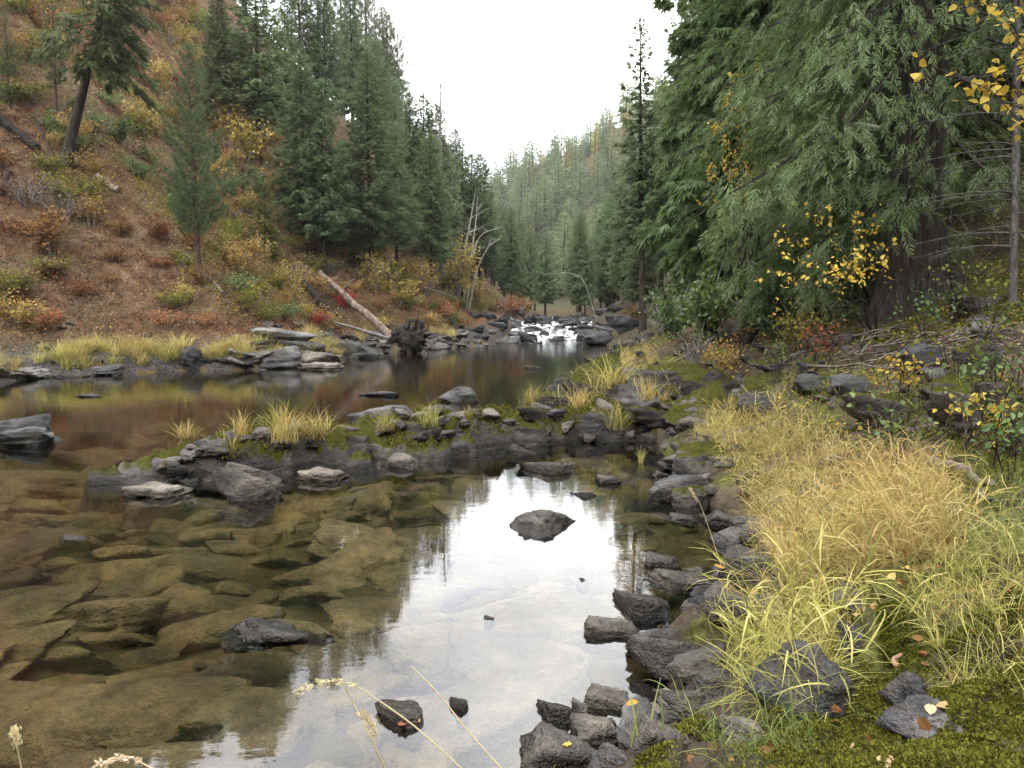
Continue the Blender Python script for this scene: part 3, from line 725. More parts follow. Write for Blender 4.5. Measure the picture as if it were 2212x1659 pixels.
for (x, y) in spaced(46, gen_right, 3.6):
    put_tree(random.choice(['fir_a', 'fir_c', 'fir_b']), (x, y, float(Hg(x, y))), random.uniform(12, 18), "dark fir deep in the wood of the right bank", "fir tree", "firs inside the right bank wood")

# landmarks that the many small things are told apart by
def marks(d): return [(k,)+WT(*p)[:2] for k, p in d.items()]
def nearest(x, y, L): return min(L, key=lambda m: (m[1]-x)**2+(m[2]-y)**2)[0]
SLOPE_LM = marks({"below the leaning fir": (160, 420), "at the leaning fir's foot": (140, 345), "high above the leaning fir": (200, 120), "left of the young pine's trunk": (390, 600), "right of the young pine's trunk": (480, 600),
                  "below the young pine": (430, 680), "above the young pine": (400, 400), "under the broad fir": (560, 360), "beside the pale green young fir": (575, 560), "at the slope's left edge": (10, 500), "above the bright orange bush": (100, 640),
                  "near the short grey log": (235, 430), "above the peeling log": (700, 600), "below the peeling log": (740, 715), "near the root stump": (880, 690), "at the tall dark fir's foot": (800, 620), "by the white birches": (1000, 650), "in the middle of the open slope": (260, 560), "just above the bank grass": (250, 690)})
BANK_LM = marks({"at the picture's left edge": (10, 820), "below the bright orange bush": (100, 805), "left of the dark upright rock": (300, 800), "beside the dark upright rock": (395, 795), "before the jagged grey slab": (560, 790), "by the pale flat faced slab": (672, 788),
                 "in front of the peeling log": (770, 770), "beside the root stump": (882, 760), "past the root stump": (960, 750), "near the rapids": (1050, 745)})
SHORE_LM = marks({"by the near stone cluster": (1400, 1560), "beside the rounded brown boulder": (1470, 1440), "behind the slate block": (1440, 1390), "by the pale wedge": (1500, 1270), "under the slate slab": (1600, 1190), "near the dark angular block": (1520, 1090), "by the big mossy block": (1480, 1010), "in the pool's far corner": (1420, 975)})
SPIT_LM = marks({"at the spit's tip": (240, 1040), "behind the low whitish slab": (340, 1050), "below the lime green tuft": (480, 1040), "below the mossy hump": (600, 1030), "behind the flat pale slab": (700, 1020), "beside the round boulder": (860, 1005), "right of the round boulder": (960, 985), "under the wide mossy hump": (1100, 970), "at the spit's inner end": (1250, 955)})
POOL_LM = marks({"in the bottom left corner": (100, 1600), "by the bowing seed head": (280, 1600), "left of the nodding seed head": (560, 1500), "under the nodding seed head": (700, 1480), "before the long pale rock": (540, 1450), "left of the long pale rock": (380, 1380), "right of the long pale rock": (700, 1370), "behind the long pale rock": (560, 1300), "at the left edge of the shallows": (30, 1300), "by the small rough pale rock": (150, 1170), "between rough pale rock and spit": (240, 1110), "before the low whitish slab": (340, 1110), "before the tilted slab": (540, 1130), "before the flat pale slab": (710, 1090), "below the round boulder": (870, 1060), "in the dark middle of the pool": (800, 1200), "under the mirrored sky": (1050, 1350), "near the peaked rock": (1150, 1180), "by the pool's right shore": (1500, 1180), "near the near stone cluster": (1150, 1500), "beside the leaf dotted rock": (880, 1550)})
RUB_LM = marks({"below the maple": (1720, 720), "by the stick pile": (1900, 770), "under the old cedar": (1900, 700), "beside the lichen dotted boulder": (1580, 850), "behind the straw grass": (1760, 900), "by the mossy boulder with slate edge": (1940, 900), "under the dark overhanging rock": (2120, 820), "at the right edge": (2190, 1000), "among the straw grass": (1780, 1100), "in the near corner": (1900, 1500), "by the right mossy hump": (2100, 930), "at the grass's shore side": (1660, 1200)})

# ------------------------------------------------------------------ shrubs
def shrub(name, seed, mat, h=1.0, w=0.6, stems=9, leaves=420, leaf=0.075, lo=0.3, bark='bark_grey', big=False, stem_r=0.010):
    r = np.random.default_rng(seed); st = MB(); lv = MB(); pts = []
    for k in range(stems):
        a = r.uniform(0, 6.28); q = w*math.sqrt(r.uniform(0.02, 1)); hh = h*r.uniform(0.55, 1.0)*(1-0.35*(q/w)**2)
        s = np.linspace(0, 1, 6)[:, None]; b = np.array([0.10*w*math.cos(a), 0.10*w*math.sin(a), -0.08])
        e = np.array([q*math.cos(a), q*math.sin(a), hh])
        P = b+(e-b)*np.c_[s**1.4, s**1.4, s**0.85]+r.normal(0, 0.018*h, (6, 3))*s
        tube(st, P, stem_r*h*(1-0.8*s[:, 0])+0.002, 3)
        for _ in range(3):
            t = r.uniform(0.35, 0.9); o = P[0]+0; i = min(4, int(t*5)); o = P[i]
            e2 = o+np.array([r.normal(0, 0.22)*w, r.normal(0, 0.22)*w, r.uniform(0.05, 0.25)*h])
            tube(st, [o, (o+e2)/2+r.normal(0, 0.01, 3), e2], [0.005*h, 0.004*h, 0.002], 3); pts.append(np.linspace(o, e2, 5))
        pts.append(P[int(lo*5):])
    pts = np.concatenate(pts)
    n = leaves; c = pts[r.integers(0, len(pts), n)]+r.normal(0, 0.10*max(w, 0.5*h), (n, 3))
    c[:, 2] = np.maximum(c[:, 2], 0.03)
    d = rand_unit(n, r); d[:, 2] -= 0.25; nn = rand_unit(n, r)+np.array([0, 0, 0.9])
    T = LEAF6 if big else (DIAM[0]*np.array([1, 0.8, 1]), DIAM[1])
    scatter(lv, *T, frames(d, nn), c, r.uniform(0.6, 1.25, n)*leaf)
    return st.mesh(name+"_stems", M[bark]), lv.mesh(name+"_leaves", M[mat])
SH = {}
SHW = dict(yellow=(1.1, 0.55), orange=(1.0, 0.65), red=(0.8, 0.6), rust=(0.7, 0.7), olive=(0.9, 0.7), green=(0.9, 0.65), grey_twig=(1.0, 0.6))
for i, (k, (h, w)) in enumerate(SHW.items()):
    for v in range(3):
        SH[k, v] = shrub("%s_shrub_%d" % (k, v), 200+10*i+v, 'yellow_far' if k == 'yellow' else k, h*(1, 0.85, 1.2)[v], w*(1, 1.2, 0.8)[v], stems=10 if k != 'grey_twig' else 22,
                         leaves=(800 if k not in ('grey_twig',) else 160), leaf=0.066)
for v in range(2):
    SH['tall', v] = shrub("tall_yellow_%d" % v, 300+v, 'yellow_far', 2.6, 0.75, stems=11, leaves=1300, leaf=0.085, lo=0.25, stem_r=0.008)
SHN = dict(yellow="yellow_shrub", orange="orange_shrub", red="red_shrub", rust="rust_shrub", olive="olive_shrub", green="green_shrub", grey_twig="leafless_shrub", tall="yellow_sapling")
SH_N = {}
def put_shrub(k, p, s, label, group=None, wide=1.0, cat="shrub"):
    v = random.randrange(2 if k == 'tall' else 3); st, lv = SH[k, v]
    o = link(SHN[k], None, loc=(p[0], p[1], p[2]-0.03), rot=(0, 0, random.uniform(0, 6.28)), scale=(s*wide, s*wide, s)); o.empty_display_size = 0.1
    tag(o, label, cat, group); link("stems", st, o); link("leaves", lv, o); return o
def shrub_px(k, px, py, hpx, label, wide=1.0):
    p = WT(px, py); h = hpx/FPX*p[1]; h0 = 2.5 if k == 'tall' else SHW[k][0]
    put_shrub(k, p, h/h0, label, wide=wide)
for a in (('tall', 492, 335, 150, "tall yellow sapling between the young pine and the dark firs"), ('yellow', 530, 345, 120, "broad yellow bush under the dark firs' edge", 1.2),
          ('yellow', 352, 215, 95, "yellow bush on the slope right of the leaning fir"), ('yellow', 300, 290, 95, "golden bush below the leaning fir's branches"),
          ('yellow', 165, 300, 75, "golden bush just right of the leaning fir's trunk", 1.4), ('yellow', 385, 95, 60, "yellow bush high on the slope under the top edge", 1.2),
          ('yellow', 615, 420, 90, "yellow bush behind the fir with pale lower trunk", 1.3), ('tall', 632, 655, 120, "tall golden sapling on the slope left of the fallen log", 1.1),
          ('orange', 612, 672, 60, "orange red bush near the upper fallen logs"), ('red', 680, 700, 38, "small crimson bush beside the fallen log's roots", 1.1),
          ('red', 735, 662, 46, "red bush behind the peeling fallen log"), ('orange', 100, 722, 50, "bright orange bush at the slope's foot by the bank grass", 1.5),
          ('red', 120, 700, 36, "reddish bush just behind the bright orange bush"), ('orange', 445, 705, 45, "orange bush at the slope's foot near the slabs"),
          ('olive', 375, 662, 52, "green bush on the rust brown slope below the young pine", 1.3), ('olive', 112, 590, 50, "pale green bush on the open slope", 1.6),
          ('olive', 10, 640, 80, "yellow green bush cut by the picture's left edge"), ('tall', 808, 640, 120, "yellow sapling in front of the tallest dark fir's foot", 1.2),
          ('yellow', 860, 662, 90, "yellow bush above the root stump", 1.3), ('tall', 905, 640, 110, "yellow sapling by the slender fir's bare trunk", 1.1),
          ('tall', 985, 650, 180, "tall orange yellow tree beside the black snag", 1.1), ('tall', 1030, 668, 80, "golden sapling right of the white birches", 1.1),
          ('orange', 1095, 678, 60, "orange bush on the bank just before the rapids", 1.3), ('orange', 1130, 672, 40, "low orange bush over the rapids' boulders", 1.3),
          ('orange', 960, 690, 40, "orange bush low on the bank past the root stump", 1.3), ('yellow', 930, 705, 35, "small yellow bush on the bank past the root stump", 1.2),
          ('orange', 1372, 695, 48, "orange bush on the far right bank under the firs", 1.3), ('yellow', 1378, 585, 150, "tall golden bush at the river edge of the right wood", 0.75),
          ('tall', 1385, 600, 150, "orange yellow sapling leaning out of the right wood", 0.9)):
    shrub_px(*a[:5], **({'wide': a[5]} if len(a) > 5 else {}))
SL = dict(rust="rust brown shrub on the leaf covered slope", yellow="small yellow shrub among rust brown ones on the slope", orange="small orange shrub on the leaf covered slope",
          olive="yellow green shrub on the leaf covered slope", green="fresh green shrub on the leaf covered slope", grey_twig="leafless grey brown shrub on the slope", red="small red shrub on the slope")
SLK = dict(rust="rust brown shrub", yellow="yellow shrub", orange="orange shrub", olive="yellow green shrub", green="fresh green shrub", grey_twig="leafless grey brown shrub", red="red shrub")
def gen_slope():
    y = random.uniform(19, 62); x = random.uniform(-34, 1)
    r, dl, dr = shore_info(x, y)
    if r or dr < dl or dl < 2.4 or dl > 26 or x/y < -0.70: return None
    return (x, y, dl)
for (x, y, dl) in spaced(430, gen_slope, 0.7):
    z = float(Hg(x, y)); q = float(fbm(np.array([x*0.22]), np.array([y*0.22]), s=71)[0])+random.uniform(-0.5, 0.5)
    k = 'rust' if q < -0.40 else 'grey_twig' if q < -0.25 else 'orange' if q < -0.05 else 'olive' if q < 0.25 else 'yellow' if q < 0.60 else 'green'
    if x > -9 and y > 34 and random.random() < 0.5: k = random.choice(['yellow', 'olive', 'grey_twig', 'orange'])
    put_shrub(k, (x, y, z), random.uniform(0.7, 1.6)*(1.0 if k != 'rust' else 0.8), SLK[k]+" "+nearest(x, y, SLOPE_LM), k.replace('grey_twig', 'leafless')+" shrubs on the slope", wide=random.uniform(0.9, 1.4))
# shrubs of the right bank, river side
for px, D, h, k, lab in ((1455, 17, 1.3, 'green', "grey green shrub overhanging the right bank's rocks"), (1530, 15.5, 1.7, 'green', "green shrub in front of the round cedar"),
                         (1600, 15, 2.0, 'green', "tall green shrub below the yellow leaves of the wood's edge"), (1480, 21, 2.3, 'green', "tall green shrub at the wood's river edge"),
                         (1565, 13.2, 0.8, 'yellow', "low yellow shrub on the bank behind the mossy boulder"), (1500, 14, 0.9, 'grey_twig', "leafless grey shrub arching over the bank"),
                         (1425, 19, 1.2, 'grey_twig', "leafless grey shrub near the far right rocks"), (1675, 13.8, 1.6, 'green', "green shrub before the leaning cedar's foot"),
                         (1740, 12.0, 1.1, 'olive', "pale green shrub by the yellow leaved branches")):
    x = (px-1106)/FPX*D; put_shrub(k, (x, D, float(Hg(x, D))), h, lab, wide=0.9)

# ------------------------------------------------------------------ rocks
_bm = bmesh.new(); bmesh.ops.create_icosphere(_bm, subdivisions=4, radius=1.0)
ICO_V = np.array([v.co[:] for v in _bm.verts]); ICO_F = np.array([[v.index for v in f.verts] for f in _bm.faces]); _bm.free()
_bm = bmesh.new(); bmesh.ops.create_icosphere(_bm, subdivisions=3, radius=1.0)
ICO3_V = np.array([v.co[:] for v in _bm.verts]); ICO3_F = np.array([[v.index for v in f.verts] for f in _bm.faces]); _bm.free()
def rock_verts(seed, npl=5, p=70, rough=0.07, strata=0.055, low=False, peak=0.0, fract=0.07):
    r = np.random.default_rng(seed); D = ICO3_V if low else ICO_V
    N = rand_unit(npl, r); N = np.concatenate([N, [[0, 0, 1], [0, 0, -1], [1, 0, 0], [-1, 0, 0], [0, 1, 0], [0, -1, 0]]+r.normal(0, 0.32, (6, 3))])
    N /= np.linalg.norm(N, axis=1, keepdims=True); dd = np.concatenate([r.uniform(0.55, 0.95, npl), r.uniform(0.60, 0.95, 6)])
    q = np.clip(D@N.T, 0, None)/dd; rad = (q**p).sum(1)**(-1/p)
    V = D*rad[:, None]
    if peak: V[:, :2] *= (1-peak*np.clip((V[:, 2:3]+0.3)/1.2, 0, 1))
    ax = np.array([r.normal(0, 0.25), r.normal(0, 0.25), 1.0]); ax /= np.linalg.norm(ax)
    lay = V@ax; st = vnoise(lay*7+seed, np.zeros(len(V)), s=seed)
    off = rough*fbm(V[:, 0]*2.6, V[:, 1]*2.6, V[:, 2]*2.6, s=seed, o=5, g=0.6)+strata*st-0.6*rough*np.abs(fbm(V[:, 0]*5, V[:, 1]*5, V[:, 2]*5, s=seed+5, o=2))
    sd = rand_unit(16, r)*r.uniform(0.5, 1.0, (16, 1)); so = r.uniform(-1, 1, 16); W = V*np.array([1, 1, 1.7]); sd = sd*np.array([1, 1, 1.7])
    off = off+fract*so[np.argmin(((W[:, None]-sd[None])**2).sum(-1), 1)]
    V = V+D*off[:, None]
    m = np.abs(V).max(0); return V/m
RK = {}
def rock_protos(key, mat, n, seed0, **kw):
    for i in range(n):
        low = kw.get('low', False)
        RK[key, i] = mesh_np("%s_%d" % (key, i), rock_verts(seed0+i, **kw), [ICO3_F if low else ICO_F], M[mat], smooth=True)
    RK[key] = n
rock_protos('grey', 'rock', 6, 400); rock_protos('pale', 'rock_pale', 4, 420); rock_protos('slate', 'rock_blue', 6, 440, strata=0.10, rough=0.10, fract=0.10)
rock_protos('mossy', 'rock_moss', 6, 460, rough=0.10); rock_protos('black', 'rock_black', 5, 480, rough=0.10, strata=0.08)
rock_protos('slope', 'rock_grey', 5, 500, strata=0.08); rock_protos('round', 'rock_pale', 1, 520, npl=26, p=6, rough=0.02, strata=0, fract=0)
rock_protos('under', 'stone_wet', 8, 540, p=24, rough=0.07, fract=0.04); rock_protos('peak', 'rock', 2, 560, peak=0.55, rough=0.10)
rock_protos('small', 'rock', 6, 580, low=True); rock_protos('smallmoss', 'rock_moss', 4, 600, low=True)
def sz_word(s, a, b): return "little " if s < a else "big " if s > b else ""
def put_rock(key, loc, half, label, group=None, yaw=None, tilt=(0, 0), name="rock", cat="rock", var=None):
    n = RK[key]; v = random.randrange(n) if var is None else var % n
    o = link(name, RK[key, v], loc=loc, rot=(tilt[0], tilt[1], random.uniform(0, 6.28) if yaw is None else yaw), scale=half)
    return tag(o, label, cat, group)
def rock_px(key, px, py, w, h, label, dep=0.75, yaw=None, tilt=(0, 0), name="rock", var=None, sink=0.10):
    p = WT(px, py); k = p[1]/FPX; W, Hh = w*k*1.22, h*k
    sink = max(sink, Hh*0.6); sz = (Hh+sink)/2*1.05
    return put_rock(key, (p[0], p[1]+W/2*dep*0.7, p[2]+Hh-sz), (W/2, W/2*dep, sz), label, yaw=random.uniform(-0.3, 0.3) if yaw is None else yaw, tilt=tilt, name=name, var=var)
# rocks standing in the pool and the river
for a in (('peak', 1168, 1152, 165, 36, "peaked dark rock alone in the mirrored sky"), ('grey', 1260, 1257, 26, 6, "tiny dark stone breaking the mirrored sky"),
          ('pale', 1057, 1338, 22, 8, "tiny pale stone in the middle of the pool"), ('grey', 1002, 1538, 56, 22, "small flat grey stone in front of the leaf dotted rock"),
          ('grey', 886, 1582, 150, 30, "long flat dark rock with fallen leaves on it, in the pool"), ('slate', 545, 1388, 185, 32, "long pale grey rock with pointed end in the brown shallows"),
          ('pale', 147, 1168, 58, 22, "small rough pale rock in the shallows near the picture's left edge"), ('pale', 332, 1078, 135, 24, "low whitish slab in front of the spit's tip"),
          ('pale', 700, 1042, 104, 24, "flat pale pointed slab in the water beside the spit"), ('round', 868, 1010, 62, 28, "smooth rounded grey boulder at the spit's edge"),
          ('grey', 1190, 1022, 94, 24, "low grey slab in the pool in front of the spit's moss"), ('grey', 1240, 1006, 26, 6, "tiny flat stone behind the low grey slab"),
          ('grey', 1316, 1046, 62, 26, "dark angular rock in the pool near the mossy shore block"), ('grey', 1265, 1074, 54, 10, "thin dark rock barely above the pool"),
          ('grey', 1432, 1228, 90, 36, "dark rock at the pool's edge behind the pale wedge"), ('pale', 1478, 1272, 125, 46, "pale wedge shaped slab at the pool's edge"),
          ('grey', 1392, 1330, 128, 40, "brown angular block with a pale end, by the pool's edge"), ('grey', 1316, 1376, 118, 32, "flat brown rock lying in the mirrored sky near shore"),
          ('slate', 1420, 1415, 130, 46, "dark slate block wedged behind the rounded brown boulder"), ('grey', 1452, 1462, 150, 78, "rounded brown boulder at the pool's edge under the tall grass"),
          ('grey', 1202, 1560, 92, 38, "square grey stone left in the near stone cluster"), ('grey', 1312, 1532, 104, 40, "flat grey stone at the back of the near stone cluster"),
          ('grey', 1262, 1570, 54, 50, "upright small stone in the middle of the near stone cluster"), ('grey', 1292, 1625, 140, 84, "big rough brown stone at the heart of the near stone cluster"),
          ('grey', 1412, 1625, 130, 80, "rough brown stone next to the moss at the bottom of the picture"), ('grey', 1192, 1668, 185, 84, "large stone with a yellow leaf at the picture's bottom edge"),
          ('slate', 1330, 1668, 120, 50, "dark stone at the bottom edge between the brown ones"),
          ('slate', 1468, 1085, 125, 58, "dark angular block in the water under the yellow grass"), ('mossy', 1505, 1095, 110, 60, "mossy dark block leaning on the angular one at the shore"),
          ('grey', 1478, 1125, 70, 18, "flat grey rock awash in front of the dark angular block"), ('grey', 1560, 1135, 80, 34, "brown rock half under the shore grass"),
          ('mossy', 1520, 1022, 160, 78, "big mossy block standing in the pool's far corner"), ('grey', 1425, 1030, 34, 16, "small dark stone before the big mossy block"),
          ('slate', 1000, 872, 95, 32, "grey striped rock with moss cap in the open river"), ('slate', 822, 856, 85, 9, "thin dark ledge awash in the river behind the spit"),
          ('grey', 182, 858, 60, 9, "small brown rock awash in the river near the left bank"), ('grey', 1160, 798, 42, 7, "small low rock in the far river"),
          ('mossy', 1185, 870, 90, 30, "low mossy rock where river and spit meet"), ('mossy', 1290, 850, 130, 88, "steep mossy boulder at the river end of the bank")):
    rock_px(*a)
rock_px('slate', 30, 965, 140, 40, "layered black rock with a moss cap cut by the picture's left edge", dep=0.9, yaw=0.1)
rock_px('slate', 0, 950, 150, 52, "lower black ledge behind the layered rock at the left edge", dep=0.7, yaw=0.0, var=3)
rr_ = np.random.default_rng(4)
for i in range(46):      # ledges of the bare ridge
    px = rr_.uniform(590, 800); pt = np.interp(px, [590, 700, 760, 800], [10, 70, 150, 215])+rr_.uniform(0, 90); p = WT(px, pt)
    if p is None or p[1] > 110: continue
    q = rr_.uniform(0.5, 1.4)*p[1]/55; put_rock('slope', (p[0], p[1], p[2]), (q*1.8, q*0.8, q*0.45), "grey ledge rock on the bare ridge under the pines", "ledges of the bare ridge", yaw=rr_.normal(-0.5, 0.3), tilt=(rr_.normal(0, 0.2), rr_.normal(0.3, 0.2)), name="ledge_rock")
rock_px('grey', 520, 1082, 140, 62, "tilted brown slab leaning against the spit", dep=0.6, yaw=0.35, tilt=(0.1, 0.35), var=2)
rock_px('pale', 540, 1062, 120, 48, "second tilted slab with a bright upper edge behind the first", dep=0.35, yaw=0.45, tilt=(0.15, 0.38), var=1)
# the spit's blocks
for a in (('slate', 835, 905, 190, 52, "blue grey slab crowning the spit's middle"), ('mossy', 870, 935, 170, 60, "dark mossy block under the spit's crowning slab"),
          ('slate', 455, 965, 150, 60, "blue grey jagged block on the spit's outer half"), ('slate', 330, 1010, 150, 44, "blue grey rock sloping down to the spit's tip"),
          ('slate', 245, 1042, 110, 36, "dark broken rock at the very tip of the spit"), ('mossy', 585, 975, 130, 60, "bright moss covered hump on the spit beside the lime grass"),
          ('grey', 660, 1005, 140, 50, "brown cracked block at the foot of the mossy hump"), ('grey', 820, 995, 170, 60, "broad brown block on the spit's near face"),
          ('slate', 985, 975, 170, 46, "bluish block on the spit's near face past the round boulder"), ('mossy', 1100, 935, 190, 66, "wide mossy hump of the spit near the bank"),
          ('grey', 1110, 975, 110, 40, "dark block with brown face under the wide mossy hump"), ('slate', 1295, 950, 120, 60, "dark wedge rock where the spit meets the bank"),
          ('mossy', 1180, 905, 150, 50, "mossy hump on the spit just before the bank grass"), ('mossy', 740, 945, 130, 50, "mossy block between straw tufts and crowning slab")):
    rock_px(*(a[:3]+(a[3]*0.8, a[4]*0.58)+a[5:]), sink=0.3, dep=0.6)
for i in range(90):
    t = random.uniform(0, len(SPIT)-1.01); k = int(t); f = t-k; a, b = SPIT[k], SPIT[k+1]
    w = a[3]+(b[3]-a[3])*f; x = a[0]+(b[0]-a[0])*f; y = a[1]+(b[1]-a[1])*f - w*random.uniform(0.15, 0.95)
    z = max(float(Hg(x, y)), -0.05); s = random.uniform(0.05, 0.15)
    put_rock(random.choice(['grey', 'grey', 'slate', 'small']), (x, y, z+s*0.1), (s*1.4, s, s*0.7), sz_word(s, 0.08, 0.12)+"broken stone "+nearest(x, y, SPIT_LM), "broken stones on the spit", name="spit_stone", tilt=(random.uniform(-0.3, 0.3), random.uniform(-0.3, 0.3)))
# shores
def along(P, i0, i1, t):
    s = np.linalg.norm(np.diff(P[i0:i1+1], axis=0), axis=1); c = np.concatenate([[0], np.cumsum(s)]); q = t*c[-1]
    k = min(np.searchsorted(c, q, 'right')-1, len(s)-1); f = (q-c[k])/s[k]; a, b = P[i0+k], P[i0+k+1]
    d = (b-a)/s[k]; return a+(b-a)*f, d
for i in range(190):
    p, d = along(Lp, 3, 15, random.random()); n = np.array([-d[1], d[0]]); off = random.uniform(-0.35, 1.5) if i % 3 else random.uniform(1.0, 3.0)
    x, y = p+n*off; z = float(Hg(x, y)); s = random.uniform(0.10, 0.36)*(1.2 if p[0] > -9 else 0.8)
    put_rock(random.choice(['slate', 'pale', 'grey', 'slope', 'black']), (x, y, z+s*0.05), (s*1.5, s, s*random.uniform(0.3, 0.6)), sz_word(s, 0.17, 0.28)+"slaty rock on the left bank "+nearest(x, y, BANK_LM), "rocks along the left bank", name="bank_rock",
             yaw=math.atan2(d[1], d[0])+random.uniform(-0.5, 0.5), tilt=(random.uniform(-0.25, 0.25), random.uniform(-0.3, 0.3)))
for a in (('slope', 590, 742, 150, 34, "broad lichen grey slab with moss on the left bank"), ('black', 655, 770, 110, 45, "dark overhanging block on the left bank between pale slabs"),
          ('pale', 672, 792, 95, 36, "pale flat faced slab at the left bank's water line"), ('slate', 560, 792, 150, 44, "jagged grey slab at the left bank's water line"),
          ('black', 395, 792, 66, 44, "dark upright rock in the left bank's yellow grass"), ('slate', 205, 808, 80, 20, "flat dark rock at the left bank's grass edge"),
          ('pale', 700, 800, 90, 16, "low pale shelf at the left water line"), ('slate', 760, 775, 90, 36, "grey slab in front of the fallen log"), ('slope', 40, 812, 90, 24, "dark rock at the left bank's far left"),
          ('mossy', 885, 708, 50, 26, "mossy square rock behind the root stump"), ('mossy', 985, 712, 50, 18, "mossy rock on the bank past the root stump")):
    rock_px(*a)
for i in range(90):
    p, d = along(Rp, 5, 17, random.random()); n = np.array([d[1], -d[0]]); off = random.uniform(-0.12, 0.55)
    x, y = p+n*off; z = float(Hg(x, y)); s = random.uniform(0.05, 0.17)
    put_rock(random.choice(['grey', 'slate', 'small', 'small']), (x, y, z+s*0.15), (s*1.3, s, s*0.7), sz_word(s, 0.09, 0.13)+"shore stone "+nearest(x, y, SHORE_LM), "stones along the pool's right shore", name="shore_stone", tilt=(random.uniform(-0.3, 0.3), random.uniform(-0.3, 0.3)))
for i in range(50):
    p, d = along(Rp, 17, 24, random.random()); n = np.array([d[1], -d[0]]); off = random.uniform(-0.3, 1.6)
    x, y = p+n*off; z = float(Hg(x, y)); s = random.uniform(0.12, 0.5)
    put_rock(random.choice(['black', 'slate', 'mossy', 'grey']), (x, y, z+s*0.1), (s*1.4, s, s*0.7), sz_word(s, 0.22, 0.38)+"dark rock on the right bank "+("beside the steep mossy boulder" if y < 19 else "below the leafless shrubs" if y < 28 else "near the black boulder" if y < 38 else "where the rapids end"), "rocks on the right bank upstream", name="bank_rock", tilt=(random.uniform(-0.3, 0.3), random.uniform(-0.3, 0.3)))
# bank boulders, right
for a in (('mossy', 1465, 850, 210, 84, "long moss topped boulder tilted on the right bank"), ('mossy', 1550, 870, 160, 96, "lichen dotted mossy boulder on the right bank"),
          ('mossy', 1430, 925, 130, 50, "dark mossy wedge under the long tilted boulder"), ('slate', 1300, 945, 90, 44, "dark block among pebbles at the pool's far corner"),
          ('mossy', 1615, 745, 90, 60, "rounded mossy rock under the leafy shrubs"), ('mossy', 1940, 925, 190, 80, "mossy boulder with slate edge above the yellow grass"),
          ('slate', 1985, 880, 110, 50, "bare dark slate block behind the mossy boulder"), ('mossy', 2110, 930, 170, 90, "mossy hump near the picture's right edge"),
          ('mossy', 2160, 800, 150, 80, "dark overhanging rock at the picture's right edge"), ('mossy', 2085, 685, 60, 34, "green cushion of moss by the cedar roots"),
          ('slate', 1600, 1195, 110, 40, "slate slab sloping into the pool under the grass"), ('slate', 1640, 1270, 130, 70, "dark slate boulder under the tall grass"),
          ('mossy', 1650, 1075, 90, 40, "mossy stone at the shore under the straw grass"), ('slate', 1790, 1560, 230, 130, "dark slate fin rising from the moss in the near corner"),
          ('slate', 1990, 1530, 110, 50, "dark slate knob in the near moss"), ('slate', 2060, 1600, 190, 40, "flat grey slate in the near moss"),
          ('grey', 1560, 1490, 110, 40, "grey slab under the green grass blades"), ('grey', 1640, 1620, 120, 50, "grey stone between grass and moss at the bottom"),
          ('black', 1360, 715, 70, 44, "black boulder on the right shore below the orange bush"), ('black', 1300, 745, 90, 30, "dark flat boulder beside the rapids' outflow"), ('grey', 1365, 660, 34, 40, "grey cliff block in the right wood's edge")):
    rock_px(*a)
for i, (px, py, w, h, wh) in enumerate(((2010, 800, 120, 56, "behind the stick pile's right end"), (2090, 870, 150, 70, "under the bramble at the right"), (2180, 900, 130, 80, "cut by the right edge under the brambles"), (1850, 860, 110, 46, "in front of the stick pile"),
                                     (1990, 960, 120, 50, "just above the straw grass"), (2120, 1010, 120, 60, "at the upper right corner of the grass"), (1760, 850, 90, 40, "left of the stick pile's front"), (1680, 800, 90, 44, "below the orange leaved sprig"),
                                     (2190, 1090, 110, 60, "at the right edge beside the green herbs"), (1640, 900, 100, 44, "behind the yellow green grass"), (2150, 660, 140, 70, "on the slope by the bare spruce"), (2060, 620, 110, 60, "on the slope right of the cedar"))):
    rock_px('mossy' if i % 3 else 'black', px, py, w, h, "mossy boulder "+wh, name="boulder")
# rubble of the right bank
def gen_bank():
    y = random.uniform(2.2, 16); x = random.uniform(0.8, 9)
    r, dl, dr = shore_info(x, y)
    if r or dr < 0.35 or dr > 4.8 or x/y > 0.80: return None
    return (x, y)
for (x, y) in spaced(150, gen_bank, 0.22):
    s = random.uniform(0.05, 0.17)
    put_rock(random.choice(['small', 'small', 'smallmoss', 'slate']), (x, y, float(Hg(x, y))+s*0.15), (s*1.4, s, s*0.6), sz_word(s, 0.09, 0.13)+"rubble stone "+nearest(x, y, RUB_LM), "rubble stones of the right bank", name="rubble_stone", tilt=(random.uniform(-0.4, 0.4), random.uniform(-0.4, 0.4)))
# stones under water
def gen_bed():
    y = random.uniform(2.0, 9.6); x = random.uniform(-6.5, 1.8)
    r, dl, dr = shore_info(x, y)
    if not r or x/y < -0.85: return None
    if Hg(x, y) > -0.19: return None
    return (x, y)
for (x, y) in spaced(240, gen_bed, 0.30):
    s = random.uniform(0.12, 0.34)*(1.25 if random.random() < 0.25 else 1); z = float(Hg(x, y)); hz = min(s*0.5, (-z-0.03)*0.8)
    put_rock('under', (x, y, z+hz*0.2), (s*random.uniform(1.2, 1.9), s, max(0.05, hz)), sz_word(s, 0.18, 0.28)+"brown sunken stone "+nearest(x, y, POOL_LM), "stones under the water", yaw=0.25+random.gauss(0, 0.3), tilt=(random.uniform(-0.12, 0.12), random.uniform(-0.2, 0.2)), name="underwater_stone", cat="stone")
def gen_bed2():
    y = random.uniform(9, 16); x = random.uniform(-12, -1)
    r, dl, dr = shore_info(x, y)
    if not r or x/y < -0.8 or Hg(x, y) > -0.3: return None
    return (x, y)
